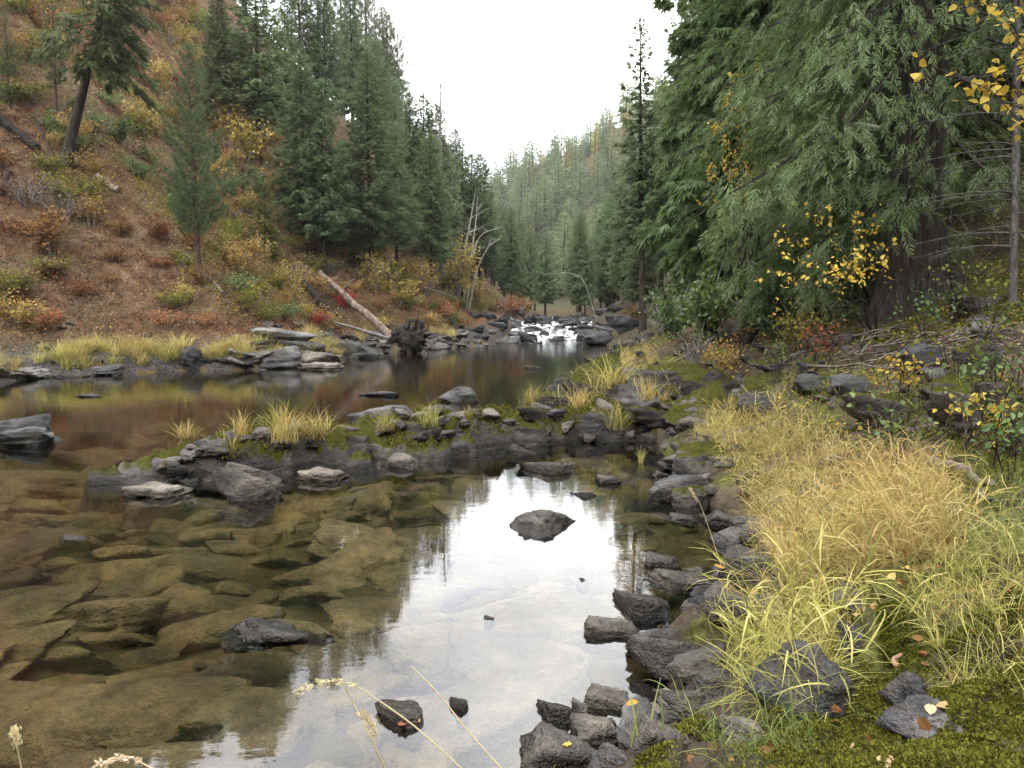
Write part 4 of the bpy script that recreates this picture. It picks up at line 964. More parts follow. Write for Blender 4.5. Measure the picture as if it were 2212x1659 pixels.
for (x, y) in spaced(50, gen_bed2, 0.7):
    s = random.uniform(0.2, 0.5); z = float(Hg(x, y))
    put_rock('under', (x, y, z), (s*1.5, s, 0.22), "stone dimly seen on the deeper river bed", "stones on the deeper bed", name="underwater_stone", cat="stone")
# rapids boulders
def gen_rap():
    y = random.uniform(44.5, 66); x = random.uniform(-3, 9)
    r, dl, dr = shore_info(x, y)
    if not r and min(dl, dr) > 2.5: return None
    return (x, y)
for (x, y) in spaced(75, gen_rap, 0.75):
    s = random.uniform(0.35, 0.85); r_, dl, dr = shore_info(x, y); b = float(base_level(np.array([y]))[0])
    mid = min(dl, dr) > 1.8 and r_
    if mid and (y < 48 or random.random() < 0.4): s *= 0.5
    put_rock(random.choice(['black', 'black', 'slate']), (x, y, max(b-0.1, float(Hg(x, y)))+s*0.05), (s*1.3, s, s*0.6), sz_word(s, 0.5, 0.7)+"black boulder "+("at the rapids' left side" if dl < 1.5 else "at the rapids' right side" if dr < 1.5 else "amid the foam")+(" at their foot" if y < 51 else " halfway up" if y < 58 else " at their top"), "boulders of the rapids", name="boulder", tilt=(random.uniform(-0.3, 0.3), random.uniform(-0.3, 0.3)))

# ------------------------------------------------------------------ grass
bpy.context.view_layer.update(); _DG = bpy.context.evaluated_depsgraph_get()
def RC(px, py):
    """first solid thing (rock, ground, water) that a pixel shows"""
    dx, dy, dz = ray(px, py); d = Vector((dx, dy, dz)).normalized()
    ok, loc, *_ = scene.ray_cast(_DG, Vector((0, 0, CAMZ)), d)
    return (loc.x, loc.y, loc.z) if ok else WT(px, py)
def blade(L, w, el0, bend, az=0.0, o=(0, 0, 0), n=4, twist=0.0):
    s = np.linspace(0, 1, n+1); el = el0-bend*s**1.3; st = L/n
    x = np.concatenate([[0], np.cumsum(np.cos(el[:-1])*st)]); z = np.concatenate([[0], np.cumsum(np.sin(el[:-1])*st)])
    ww = w*0.5*np.clip(1.15-s, 0.04, 1)*np.minimum(1, 0.55+1.5*s)
    c, q = math.cos(az), math.sin(az)
    P = np.stack([x*c, x*q, z], -1)+np.array(o); sd = np.stack([-q*np.cos(twist*s), c*np.cos(twist*s), np.sin(twist*s)], -1)
    V = np.concatenate([P-sd*ww[:, None], P+sd*ww[:, None]]); k = np.arange(n)
    return V, np.stack([k, k+1, k+n+2, k+n+1], -1)
def culm_template(seed, h=0.55, nb=6, w=0.0085):
    r = np.random.default_rng(seed); mb = MB()
    lean = r.uniform(0.2, 1.0); az0 = r.uniform(0, 6.28)
    V, F = blade(h*1.05, 0.006, math.pi/2-lean*0.4, lean, az0, n=3); mb.add(V, F); ctr = (V[:4]+V[4:])/2
    for k in range(nb):
        t = 0.15+0.8*k/max(nb-1, 1); i = min(2, int(t*3)); o = ctr[i]+(ctr[i+1]-ctr[i])*(t*3-i)
        mb.add(*blade(r.uniform(0.18, 0.38)*h/0.55, w*r.uniform(0.7, 1.3), r.uniform(0.3, 1.25), r.uniform(0.7, 2.4), r.uniform(0, 6.28), o, 4, r.uniform(-0.8, 0.8)))
    return np.concatenate(mb.v), np.concatenate([f for l in mb.f.values() for f in l])
CULM = [culm_template(i, h=0.50+0.05*(i % 3)) for i in range(8)]
def thatch_template(seed):
    r = np.random.default_rng(seed); mb = MB()
    for k in range(9): mb.add(*blade(r.uniform(0.18, 0.42), r.uniform(0.004, 0.008), r.uniform(0.3, 1.4), r.uniform(0.3, 1.8), r.uniform(0, 6.28), tuple(r.normal(0, 0.03, 2))+(0,), 3))
    return np.concatenate(mb.v), np.concatenate([f for l in mb.f.values() for f in l])
THATCH = [thatch_template(i+50) for i in range(5)]
def poly_pts(pix, n, dens=None, seed=1, water=True):
    """even scatter over the patch of ground whose outline the pixels give"""
    P = np.array([WT(*p, water=water)[:2] for p in pix]); r = np.random.default_rng(seed)
    lo, hi = P.min(0), P.max(0); out = []
    while len(out) < n:
        q = r.uniform(lo, hi, (4*n, 2)); m = in_poly(q[:, 0], q[:, 1], P); q = q[m]
        if dens is not None and len(q): q = q[r.uniform(size=len(q)) < dens(q)]
        out += q.tolist()
        if len(P) == 0: break
    q = np.array(out[:n]); return np.c_[q, Hg(q[:, 0], q[:, 1])]
def yaw_frames(n, r, lean=0.34):
    th = r.uniform(0, 2*math.pi, n); d = np.stack([np.cos(th), np.sin(th), r.normal(0, lean, n)], -1)
    return frames(d, np.array([0, 0, 1.0])+r.normal(0, lean, (n, 3)))
def grass_patch(name, pix, n_c, n_t, mat, label, seed, hs=(0.7, 1.2), dens=None, tmat=None):
    r = np.random.default_rng(seed); mb = MB()
    if n_c:
        p = poly_pts(pix, n_c, dens, seed)
        for k in range(8): q = p[k::8]; scatter(mb, *CULM[k], yaw_frames(len(q), r), q-np.array([0, 0, 0.02]), r.uniform(*hs, len(q)))
    if n_t:
        p = poly_pts(pix, n_t, dens, seed+1)
        for k in range(5): q = p[k::5]; scatter(mb, *THATCH[k], yaw_frames(len(q), r), q-np.array([0, 0, 0.02]), r.uniform(*hs, len(q))*1.05)
    return tag(link(name, mb.mesh(name, M[mat])), label, "grass", kind="stuff")
gn = lambda f, s, a, b: (lambda q: sstep(a, b, fbm(q[:, 0]*f, q[:, 1]*f, s=s)))
SW = [(1530, 975), (1640, 965), (1760, 985), (1900, 1000), (2010, 1040), (2060, 1110), (2050, 1210), (1960, 1300), (1850, 1370), (1740, 1420), (1660, 1400), (1690, 1300), (1690, 1220), (1650, 1130), (1600, 1070), (1560, 1010)]
grass_patch("straw_grass", SW, 950, 1900, 'straw', "tangled straw yellow grass covering the right shore", 5, (0.38, 0.72), dens=gn(1.5, 4, -0.5, 0.4))
grass_patch("yellow_green_grass", SW, 480, 450, 'limegrass', "greener blades mixed into the straw yellow grass", 6, (0.36, 0.68), dens=gn(1.5, 19, -0.4, 0.5))
grass_patch("upper_bank_grass", [(1500, 930), (1570, 900), (1700, 920), (1800, 960), (1700, 985), (1550, 985)], 260, 300, 'limegrass', "yellow green grass climbing the bank behind the straw grass", 7, (0.4, 0.75))
grass_patch("corner_grass", [(1120, 880), (1230, 850), (1330, 780), (1420, 770), (1460, 850), (1420, 930), (1320, 930), (1250, 900)], 300, 600, 'straw', "yellow grass over the rocks where the spit meets the bank", 8, (0.5, 0.95), dens=gn(1.2, 4, -0.6, 0.2))
grass_patch("shore_reed_grass", [(1600, 1330), (1690, 1240), (1760, 1330), (1820, 1420), (1770, 1560), (1660, 1570), (1590, 1490), (1590, 1400)], 80, 90, 'limegrass', "tall yellow green blades between the stones of the near shore", 9, (0.5, 0.95), dens=gn(2.2, 4, -0.3, 0.4))
grass_patch("near_green_grass", [(2020, 1250), (2260, 1150), (2260, 1520), (2120, 1500), (2000, 1400)], 110, 170, 'limegrass', "greenish grass at the picture's lower right edge", 10, (0.3, 0.55))
grass_patch("far_corner_green", [(2060, 1080), (2240, 1000), (2260, 1230), (2100, 1250)], 200, 160, 'greengrass', "dark green herbs and grass at the right edge of the straw grass", 12, (0.3, 0.5))
grass_patch("low_moss_grass", [(1500, 1560), (1700, 1500), (1800, 1640), (1560, 1655)], 30, 40, 'greengrass', "short fresh green blades beside the near moss", 13, (0.3, 0.5))
grass_patch("bank_sedge", [(1560, 870), (2200, 820), (2212, 1000), (1900, 935), (1700, 930)], 260, 300, 'olive', "thin sedge and herbs among the bank's stones", 14, (0.3, 0.6))

def tuft_mesh(name, seed, mat, n=75, L=(0.3, 0.6), w=0.010, spread=0.12):
    r = np.random.default_rng(seed); mb = MB()
    for k in range(n):
        az = r.uniform(0, 6.28); o = (spread*r.normal(0, 0.5), spread*r.normal(0, 0.5), -0.02)
        mb.add(*blade(r.uniform(*L), w*r.uniform(0.6, 1.3), r.uniform(0.85, 1.5), r.uniform(0.2, 1.7), az, o, 4, r.uniform(-0.6, 0.6)))
    return mb.mesh(name, M[mat])
TF = {(m, v): tuft_mesh("tuft_%s_%d" % (m, v), 700+v, m, 75+15*v) for m in ('straw', 'limegrass', 'greengrass') for v in range(3)}
def put_tuft(m, p, s, label, group=None, wide=1.0):
    return tag(link("grass_tuft", TF[m, random.randrange(3)], loc=p, rot=(0, 0, random.uniform(0, 6.28)), scale=(s*wide, s*wide, s)), label, "grass tuft", group)
for m, px, py, h, w, lab in (('straw', 400, 945, 36, 1.6, "straw tuft bending left on the spit's outer end"), ('straw', 520, 938, 52, 0.9, "upright straw tuft behind the lime green tuft on the spit"),
                             ('limegrass', 492, 985, 52, 1.7, "bright lime green tuft on the spit's near side"), ('straw', 612, 952, 84, 1.1, "tallest straw tuft on the spit"),
                             ('limegrass', 598, 940, 70, 0.6, "green shoot standing beside the tallest straw tuft"), ('straw', 690, 948, 62, 1.3, "straw tuft beside the spit's crowning slab"), ('straw', 655, 945, 50, 1.0, "small straw tuft between the two big ones on the spit"),
                             ('limegrass', 830, 930, 44, 1.4, "grass drooping over the spit's crowning slab"), ('limegrass', 928, 920, 52, 1.2, "yellow green tuft on the spit right of the crowning slab"),
                             ('limegrass', 1145, 870, 44, 1.3, "tuft at the river side where the spit widens"), ('limegrass', 1010, 905, 30, 1.3, "low tuft on the spit's moss past the slab"),
                             ('straw', 1400, 865, 60, 0.9, "orange straw tuft by the long tilted boulder"), ('straw', 1320, 835, 70, 1.6, "big golden tuft on the bank behind the spit"), ('straw', 1250, 880, 50, 1.3, "straw tuft at the inner end of the spit"),
                             ('straw', 1385, 1000, 36, 0.6, "thin orange tuft at the pool's far corner"), ('limegrass', 355, 1010, 24, 0.9, "little tuft on the spit's sloping rock"), ('limegrass', 1330, 925, 60, 1.3, "green tuft above the pool's far pebbles"),
                             ('greengrass', 85, 890, 22, 0.5, "green blade tuft on the layered black rock")):
    p = RC(px, py); put_tuft(m, (p[0], p[1]+0.03, p[2]), h/FPX*p[1]/0.42, lab, wide=w)
for i in range(190):
    t = random.random(); p, d = along(Lp, 2, 11, 0.35+0.65*t); n = np.array([-d[1], d[0]]); x, y = p+n*random.uniform(0.25, 1.9)
    put_tuft(random.choice(['straw', 'limegrass', 'limegrass']), (x, y, float(Hg(x, y))), random.uniform(0.7, 1.3), "%s tuft in the left bank grass %s" % ("wide" if i % 2 else "narrow", nearest(x, y, BANK_LM)), "grass tufts along the left bank", wide=random.uniform(1.1, 1.7))
for i in range(14):
    p, d = along(Lp, 11, 15, random.random()); n = np.array([-d[1], d[0]]); x, y = p+n*random.uniform(0.5, 2.0)
    put_tuft('straw', (x, y, float(Hg(x, y))), random.uniform(0.8, 1.3), "straw tuft on the left bank near the root stump", "straw tufts near the root stump", wide=1.2)

# ------------------------------------------------------------------ moss, litter
def moss_on(name, pix, n, label, seed, size=(0.012, 0.026), dens=None, mat='moss'):
    r = np.random.default_rng(seed); p = poly_pts(pix, n, dens, seed); mb = MB()
    p[:, 2] += 0.012+0.02*fbm(p[:, 0]*7, p[:, 1]*7, s=3)
    d = rand_unit(n, r); d[:, 2] = np.abs(d[:, 2])*0.9+0.15
    scatter(mb, DIAM[0]*np.array([1, 0.55, 1]), DIAM[1], frames(d, rand_unit(n, r)), p, r.uniform(*size, n))
    return tag(link(name, mb.mesh(name, M[mat])), label, "moss", kind="stuff")
moss_on("moss_carpet", [(1370, 1640), (1500, 1560), (1700, 1560), (1850, 1450), (2010, 1420), (2260, 1480), (2260, 1750), (1370, 1750)], 84000, "thick green gold moss over the near corner of the bank", 21, (0.007, 0.015), gn(3.0, 8, -0.6, 0.2))
moss_on("moss_bank", [(1880, 1290), (2200, 1250), (2240, 1400), (1900, 1440)], 22000, "moss under the grass at the lower right", 22, (0.007, 0.014), gn(2.0, 9, -0.3, 0.3))
moss_on("moss_upper", [(1900, 960), (2212, 840), (2240, 1050), (2060, 1060)], 14000, "moss on the upper bank by the dark rocks", 23, (0.014, 0.03), gn(1.6, 10, -0.3, 0.3))
moss_on("moss_roots", [(1700, 720), (2240, 560), (2240, 700), (1800, 760)], 14000, "olive moss round the old cedar's foot", 24, (0.02, 0.05), gn(0.9, 11, -0.3, 0.3))
def spit_moss():
    r = np.random.default_rng(31); q = np.c_[r.uniform(-3.4, 2.8, 90000), r.uniform(8.2, 13.0, 90000)]
    z = Hg(q[:, 0], q[:, 1]); m = (z > 0.16) & (fbm(q[:, 0]*1.6, q[:, 1]*1.6, s=14) > -0.4) & (dist_poly(q[:, 0], q[:, 1], np.array([s[:2] for s in SPIT])) < 0.9)
    p = np.c_[q, z][m][:42000]; n = len(p); mb = MB(); d = rand_unit(n, r); d[:, 2] = np.abs(d[:, 2])+0.1
    p[:, 2] += 0.015
    scatter(mb, DIAM[0]*np.array([1, 0.6, 1]), DIAM[1], frames(d, rand_unit(n, r)), p, r.uniform(0.015, 0.04, n))
    tag(link("spit_moss", mb.mesh("spit_moss", M['moss'])), "green gold moss cushions on the rocky spit", "moss", kind="stuff")
spit_moss()
def litter(name, gen, n, size, mat, label, seed, lift=0.01):
    r = np.random.default_rng(seed); P = gen(n, r); mb = MB(); n = len(P)
    d = rand_unit(n, r); d[:, 2] *= 0.5; nn = np.array([0, 0, 1.0])+0.7*r.normal(size=(n, 3))
    P[:, 2] += r.uniform(0.2, 1.0, n)*lift
    scatter(mb, *(LEAF6 if name.startswith('bank') else (DIAM[0]*np.array([1, 0.8, 1]), DIAM[1])), frames(d, nn), P, r.uniform(*size, n))
    return tag(link(name, mb.mesh(name, M[mat])), label, "leaves", kind="stuff")
def slope_pts(dmin, dmax, zone=None):
    def g(n, r):
        out = []
        tot = 0
        while tot < n:
            y = r.uniform(18, 64, 4*n); x = r.uniform(-38, 1, 4*n)
            dl = dist_poly(x, y, Lp); m = (~in_poly(x, y, POLY)) & (dl > dmin) & (dl < dmax) & (x/y > -0.72) & (dl < dist_poly(x, y, Rp))
            if zone is not None: m &= zone(x, y) > r.uniform(0, 1, len(x))
            q = np.c_[x[m], y[m]]; out.append(q); tot += len(q)
            n_try = 0
        q = np.concatenate(out)[:n]; return np.c_[q, Hg(q[:, 0], q[:, 1])]
    return g
litter("slope_leaf_litter", slope_pts(1.8, 26), 70000, (0.05, 0.11), 'litter', "rust brown fallen leaves and fern covering the left slope", 41, 0.04)
litter("slope_golden_leaves", slope_pts(2.2, 26, lambda x, y: sstep(-0.1, 0.5, fbm(x*0.3, y*0.3, s=55))), 32000, (0.045, 0.09), 'yellow_far', "golden leaves and twigs of low brush on the left slope", 42, 0.40)
litter("slope_green_brush", slope_pts(2.2, 26, lambda x, y: sstep(0.0, 0.6, fbm(x*0.25, y*0.25, s=56))), 26000, (0.045, 0.09), 'olive', "yellow green low brush on the left slope", 43, 0.40)
litter("slope_rusty_brush", slope_pts(2.0, 26, lambda x, y: sstep(-0.3, 0.5, fbm(x*0.4, y*0.4, s=58))), 44000, (0.045, 0.09), 'rust', "rusty low brush and dry fern on the left slope", 49, 0.40)
litter("slope_grey_brush", slope_pts(2.0, 26, lambda x, y: sstep(-0.1, 0.6, fbm(x*0.33, y*0.33, s=59))), 22000, (0.05, 0.10), 'grey_twig', "dry grey brush on the left slope", 50, 0.45)
def slope_grass():
    r = np.random.default_rng(44); mb = MB(); p = slope_pts(2.5, 30, lambda x, y: sstep(-0.2, 0.4, fbm(x*0.2, y*0.2, s=57)))(1700, r)
    for k in range(5): q = p[k::5]; scatter(mb, *THATCH[k], yaw_frames(len(q), r), q, r.uniform(0.9, 1.7, len(q)))
    tag(link("slope_dry_grass", mb.mesh("slope_dry_grass", M['grey_twig'])), "dry grey brown grass on the left slope", "grass", kind="stuff")
slope_grass()
def bank_pts_far(n, r): return bank_pts(n, r, 5.0)
def bank_pts(n, r, y0=2.0):
    out = []; tot = 0
    while tot < n:
        y = r.uniform(y0, 24, 6*n); x = r.uniform(0.5, 14, 6*n); dr = dist_poly(x, y, Rp)
        m = (~in_poly(x, y, POLY)) & (dr > 0.5) & (dr < 8) & (x/y < 0.85); q = np.c_[x[m], y[m]]; out.append(q); tot += len(q)
    q = np.concatenate(out)[:n]; return np.c_[q, Hg(q[:, 0], q[:, 1])]
litter("bank_leaf_litter", bank_pts, 22000, (0.02, 0.055), 'litter', "brown fallen leaves and needles on the right bank", 45)
litter("bank_yellow_leaves", bank_pts_far, 3600, (0.03, 0.06), 'yellow', "yellow fallen leaves scattered on the right bank", 46, 0.03)
litter("bank_herbs", bank_pts_far, 9000, (0.02, 0.05), 'green', "small green herbs among the bank's stones", 47, 0.06)
litter("bank_red_herbs", bank_pts, 3500, (0.02, 0.05), 'rust', "reddish low herbs on the right bank", 48, 0.08)

# ------------------------------------------------------------------ dead wood and single trees
def stem_obj(name, pts, rad, mat, parent=None, k=7, cap=True):
    mb = MB(); pts = np.asarray(pts, float); n = max(8, len(pts)*3); t = np.linspace(0, len(pts)-1, n); f = np.arange(len(pts))
    # smooth the polyline a little
    P = np.stack([np.interp(t, f, pts[:, c]) for c in range(3)], -1); P[1:-1] = (P[:-2]+2*P[1:-1]+P[2:])/4
    R_ = np.interp(t, f, np.broadcast_to(rad, (len(pts),)))*(1+0.06*np.sin(t*9.1))
    tube(mb, P, R_, k, cap); return link(name, mb.mesh(name, M[mat], True), parent)
def wander(a, b, n, amp, r, sag=0.0):
    a, b = np.array(a, float), np.array(b, float); s = np.linspace(0, 1, n)[:, None]
    P = a+(b-a)*s+r.normal(0, amp, (n, 3))*np.sin(s*math.pi)*1.0; P[:, 2] -= sag*np.sin(s[:, 0]*math.pi); return P
r5 = np.random.default_rng(88)
# the peeling log and its root stump
def fallen_log():
    a = WT(848, 742); A = np.array([a[0], a[1], a[2]+0.25]); b = WT(690, 612); B = np.array([b[0], b[1], b[2]+0.5])
    root = link("fallen_log", None); tag(root, "long pale peeling log lying down the slope to the water", "log")
    P = wander(A, B, 7, 0.03, r5); stem_obj("trunk", P, np.linspace(0.21, 0.13, 7), 'log', root, 10)
    for t, d in ((0.5, (-0.5, -0.3, 0.5)), (0.7, (0.6, -0.2, 0.5)), (0.85, (0.5, -0.2, 0.3))):
        o = A+(B-A)*t; stem_obj("branch_stub", [o, o+np.array(d)*0.6, o+np.array(d)*1.1+(0.1, 0, 0.1)], [0.05, 0.035, 0.015], 'bark_grey', root, 5)
fallen_log()
def root_stump():
    c = np.array(WT(882, 765)); c[1] += 0.6; root = link("root_stump", None, loc=c, scale=1.35); tag(root, "dark upturned root stump at the water's edge below the log", "stump")
    V = rock_verts(901, npl=9, p=12, rough=0.16, strata=0.14); link("root_plate", mesh_np("root_plate", V*np.array([0.62, 0.5, 0.56])+np.array([0, 0, 0.42]), [ICO_F], M['bark_black'], smooth=True), root)
    for i in range(26):
        th = r5.uniform(0, 6.28); d = np.array([math.cos(th)*0.9, -0.35+r5.normal(0, 0.3), math.sin(th)*0.8]); o = np.array([0, 0, 0.45])+d*0.45
        stem_obj("root", wander(o, o+d*r5.uniform(0.2, 0.45)+r5.normal(0, 0.1, 3), 4, 0.05, r5), [0.045, 0.035, 0.025, 0.01], 'bark_black', root, 5)
root_stump()
def log_px(name, p0, p1, r0, r1, mat, label, lift=(0.1, 0.1), cat="log", mid=None):
    a = np.array(WT(*p0)); b = np.array(WT(*p1)); a[2] += lift[0]; b[2] += lift[1]
    o = stem_obj(name, wander(a, b, 6, 0.04, r5), np.linspace(r0, r1, 6), mat); return tag(o, label, cat)
log_px("fallen_log", (722, 700), (655, 628), 0.22, 0.16, 'bark_black', "dark rotting log beside the peeling one", (0.3, 0.4))
log_px("fallen_log", (840, 745), (700, 705), 0.09, 0.05, 'bark_grey', "thin grey log under the peeling one", (0.25, 0.3))
log_px("fallen_log", (256, 420), (208, 394), 0.13, 0.10, 'log', "short grey log lying high on the left slope", (0.15, 0.2))
log_px("fallen_log", (80, 330), (-20, 255), 0.2, 0.15, 'bark_black', "dark log on the slope left of the leaning fir's foot", (0.1, 0.2))
log_px("fallen_branch", (115, 345), (75, 285), 0.06, 0.03, 'bark_fir', "bent dark dead branch at the leaning fir's foot", (0.1, 0.7), "branch")
log_px("fallen_branch", (480, 640), (400, 560), 0.05, 0.03, 'bark_grey', "pale thin pole lying behind the young pine's trunk", (0.15, 0.2), "branch")
log_px("fallen_log", (1005, 665), (880, 645), 0.05, 0.03, 'bark_grey', "long thin pole lying across the bank past the stump", (0.4, 1.0))
log_px("fallen_log", (1115, 705), (1085, 672), 0.12, 0.09, 'bark_grey', "short pale log slanting down to the rapids", (0.1, 0.2))
log_px("dead_stub", (15, 410), (8, 360), 0.10, 0.06, 'bark_fir', "weathered dark stub at the picture's left edge", (0.0, 0.2), "stub")
def snag(name, label, pts, D, rad, mat, twigs=0, cat="dead tree"):
    root = link(name, None); tag(root, label, cat)
    P = [np.array(WD(px, py, D)) for px, py in pts]; P[0][2] = float(Hg(P[0][0], P[0][1]))-0.1
    stem_obj("trunk", P, np.linspace(rad, rad*0.25, len(P)), mat, root, 6)
    for i in range(twigs):
        t = r5.uniform(0.35, 0.98)*(len(P)-1); k = min(int(t), len(P)-2); o = P[k]+(P[k+1]-P[k])*(t-k)
        e = o+np.array([r5.normal(0, 0.7), r5.normal(0, 0.4), r5.uniform(0.2, 0.8)])
        stem_obj("branch", wander(o, e, 4, 0.04, r5), [rad*0.22, rad*0.17, rad*0.12, rad*0.05], mat, root, 4)
    return root, P
Dz = WT(1000, 660)[1]
snag("birch_snag", "bare white birch stem with a forked top before the valley", [(985, 655), (1000, 560), (1012, 500), (1026, 420)], Dz, 0.085, 'bark_white', 9)
snag("birch_snag", "second bare white birch bending right at the top", [(1000, 655), (1016, 570), (1028, 480), (1032, 425)], Dz+0.4, 0.07, 'bark_white', 7)
snag("birch_snag", "white birch arching far to the right toward the rapids", [(1008, 650), (1018, 560), (1036, 505), (1085, 490)], Dz+0.2, 0.06, 'bark_white', 6)
snag("birch_snag", "thin white birch leaning right below the arching one", [(1012, 655), (1030, 580), (1055, 530), (1082, 515)], Dz-0.3, 0.045, 'bark_white', 6)
snag("black_snag", "black broken trunk standing left of the white birches", [(996, 655), (1000, 560), (1003, 468)], Dz-0.2, 0.12, 'bark_black', 5)
snag("birch_snag", "grey bare stem leaning over the river before the right firs", [(1290, 690), (1262, 600), (1225, 588), (1170, 592)], 56, 0.022, 'bark_white', 2)
# the bare spruce at the right edge
def bare_spruce():
    D = 9.0; x, _, _ = WD(2190, 600, D); z = float(Hg(x, D)); root = link("bare_spruce", None); tag(root, "thin grey spruce with only dead lichen grey branches at the right edge", "dead tree")
    top = np.array([x-0.15, D+0.2, z+6.5]); b = np.array([x, D, z-0.1])
    stem_obj("trunk", [b, b+(top-b)*0.3+(0.02, 0, 0), b+(top-b)*0.65, top], [0.050, 0.042, 0.032, 0.012], 'bark_spruce', root, 8)
    for i in range(70):
        t = r5.uniform(0.10, 0.85); o = b+(top-b)*t; th = r5.choice([math.pi, 0.0], p=[0.7, 0.3])+r5.normal(0, 0.7); L = r5.uniform(0.5, 1.45)
        d = np.array([math.cos(th), math.sin(th), 0]); s = np.linspace(0, 1, 6)[:, None]
        P = o+d*L*s+np.array([0, 0, 1])*(0.10*s-0.30*s*s+0.12*s**3)*L*1.3+r5.normal(0, 0.015, (6, 3))*s
        br = stem_obj("branch", P, [0.010, 0.008, 0.0065, 0.005, 0.004, 0.002], 'bark_spruce', root, 4, False)
        mb = MB()
        for q in range(7):
            j = r5.integers(1, 6); e = P[j]+np.array([d[0]*r5.uniform(0, 0.2), r5.normal(0, 0.12), r5.uniform(-0.16, 0.05)]); tube(mb, [P[j], (P[j]+e)/2+r5.normal(0, 0.01, 3), e], [0.004, 0.003, 0.0015], 3)
        tag(link("twigs", mb.mesh("twigs", M['bark_spruce']), br), kind="stuff")
bare_spruce()
# yellow-leaved sprays
def leafy_branches(name, label, base, tips, nleaf, leaf, mat, seed, rad=0.018, bark='bark_fir', cat="sapling"):
    r = np.random.default_rng(seed); root = link(name, None); tag(root, label, cat); lv = MB(); C = []
    st = MB()
    for tp in tips:
        P = wander(base, tp, 7, 0.05, r, -0.22); tube(st, P, np.linspace(rad, 0.003, 7), 4); C.append(np.stack([np.interp(np.linspace(0.45, 1, 30), np.linspace(0, 1, 7), P[:, c]) for c in range(3)], -1))
        for q in range(4):
            o = P[r.integers(3, 7)]; e = o+r.normal(0, 0.16, 3)+(np.array(tp)-np.array(base))*0.06; tube(st, [o, (o+e)/2, e], [0.004, 0.003, 0.0015], 3); C.append(np.linspace(o, e, 12))
    link("stems", st.mesh(name+"_stems", M[bark]), root)
    C = np.concatenate(C); c = C[r.integers(0, len(C), nleaf)]+r.normal(0, 0.035, (nleaf, 3))
    d = rand_unit(nleaf, r); d[:, 2] -= 0.5; nn = np.array([0, -0.5, 1.0])+0.6*r.normal(size=(nleaf, 3))
    scatter(lv, *LEAF6, frames(d, nn), c, r.uniform(0.65, 1.2, nleaf)*leaf)
    link("leaves", lv.mesh(name+"_leaves", M[mat]), root); return root
def gz(x, y): return (x, y, float(Hg(x, y)))
bx = (1780-1106)/FPX*9.4
leafy_branches("yellow_maple", "yellow leaved maple spreading in front of the old cedar's foot", gz((1895-1106)/FPX*10.3, 10.3), [WD(px, py, D) for px, py, D in ((1650, 590, 9.0), (1690, 510, 9.2), (1760, 470, 9.5), (1850, 440, 9.6), (1890, 470, 9.8), (1910, 560, 9.4), (1840, 540, 8.9), (1720, 560, 8.8), (1800, 580, 9.0))], 300, 0.06, 'yellow', 61, 0.010)
bx = (1610-1106)/FPX*16.5
leafy_branches("yellow_vine_maple", "tall vine maple with yellow leaves against the green cedars", gz(bx, 16.3), [WD(px, py, 15.8) for px, py in ((1545, 290), (1560, 230), (1600, 180), (1640, 130), (1675, 95), (1580, 200), (1620, 240), (1560, 260), (1520, 330))], 900, 0.075, 'yellow', 62, 0.03)
leafy_branches("edge_yellow_tree", "large yellow leaves hanging in from the upper right corner", gz(4.3, 4.9), [WD(px, py, D) for px, py, D in ((2165, 15, 4.6), (2180, 60, 4.4), (2195, 100, 4.6), (2140, 195, 4.5), (2165, 165, 4.6), (2205, 30, 4.4), (2150, 130, 4.7))], 420, 0.062, 'yellow', 63, 0.014)
for px, py, D, h, mat, lab in ((1690, 735, 10.2, 0.5, 'orange', "orange leaved sprig on the bank under the maple"), (1760, 790, 8.8, 0.55, 'rust', "red stemmed sprig with rusty leaves on the bank"), (1720, 770, 9.6, 0.5, 'rust', "low rusty sprig beside the twig pile"),
                               (1850, 740, 9.0, 0.5, 'green', "green leaved sprig before the twig pile"), (2060, 700, 8.0, 0.5, 'green', "broad leaved green sprig at the cedar's moss"), (1930, 1040, 6.0, 0.4, 'green', "green sprig on the bank above the grass"),
                               (2080, 1000, 5.2, 0.4, 'yellow', "pale yellow sprig by the right mossy boulder"), (2130, 760, 7.0, 0.5, 'green', "green leaved sprig over the dark right rock"), (2170, 1080, 4.5, 0.35, 'green', "green herb clump at the right edge of the grass"),
                               (1660, 700, 11.5, 0.7, 'yellow', "yellow sprig behind the rounded mossy rock"), (1610, 720, 12.5, 0.8, 'yellow', "yellow green sprig near the leafless shrub"), (2150, 900, 5.6, 0.4, 'green', "leafy bramble at the right edge"), (2190, 1000, 4.6, 0.4, 'green', "leafy bramble below the first at the right edge"), (1990, 740, 8.6, 0.5, 'green', "green sprig over the stick pile's right end"), (1800, 800, 8.4, 0.45, 'rust', "rusty sprig in front of the stick pile"),
                               (2060, 850, 6.6, 0.5, 'olive', "yellow green bramble among the right boulders"), (1950, 900, 6.6, 0.4, 'yellow', "yellow leaved sprig by the mossy boulder with slate edge"), (1680, 830, 9.5, 0.45, 'green', "green sprig left of the stick pile"), (2120, 690, 8.0, 0.6, 'olive', "yellow green sprig under the bare spruce"), (1600, 780, 11.0, 0.5, 'rust', "rusty sprig beside the slanting dark log")):
    p = WT(px, py); b = np.array(p)
    leafy_branches("leafy_sprig", lab, b, [b+np.array([r5.normal(0, 0.22*h/0.5), r5.normal(0, 0.15), h*r5.uniform(0.5, 1.0)]) for _ in range(6)], 90, 0.05, mat, int(px), 0.006, cat="sprig")
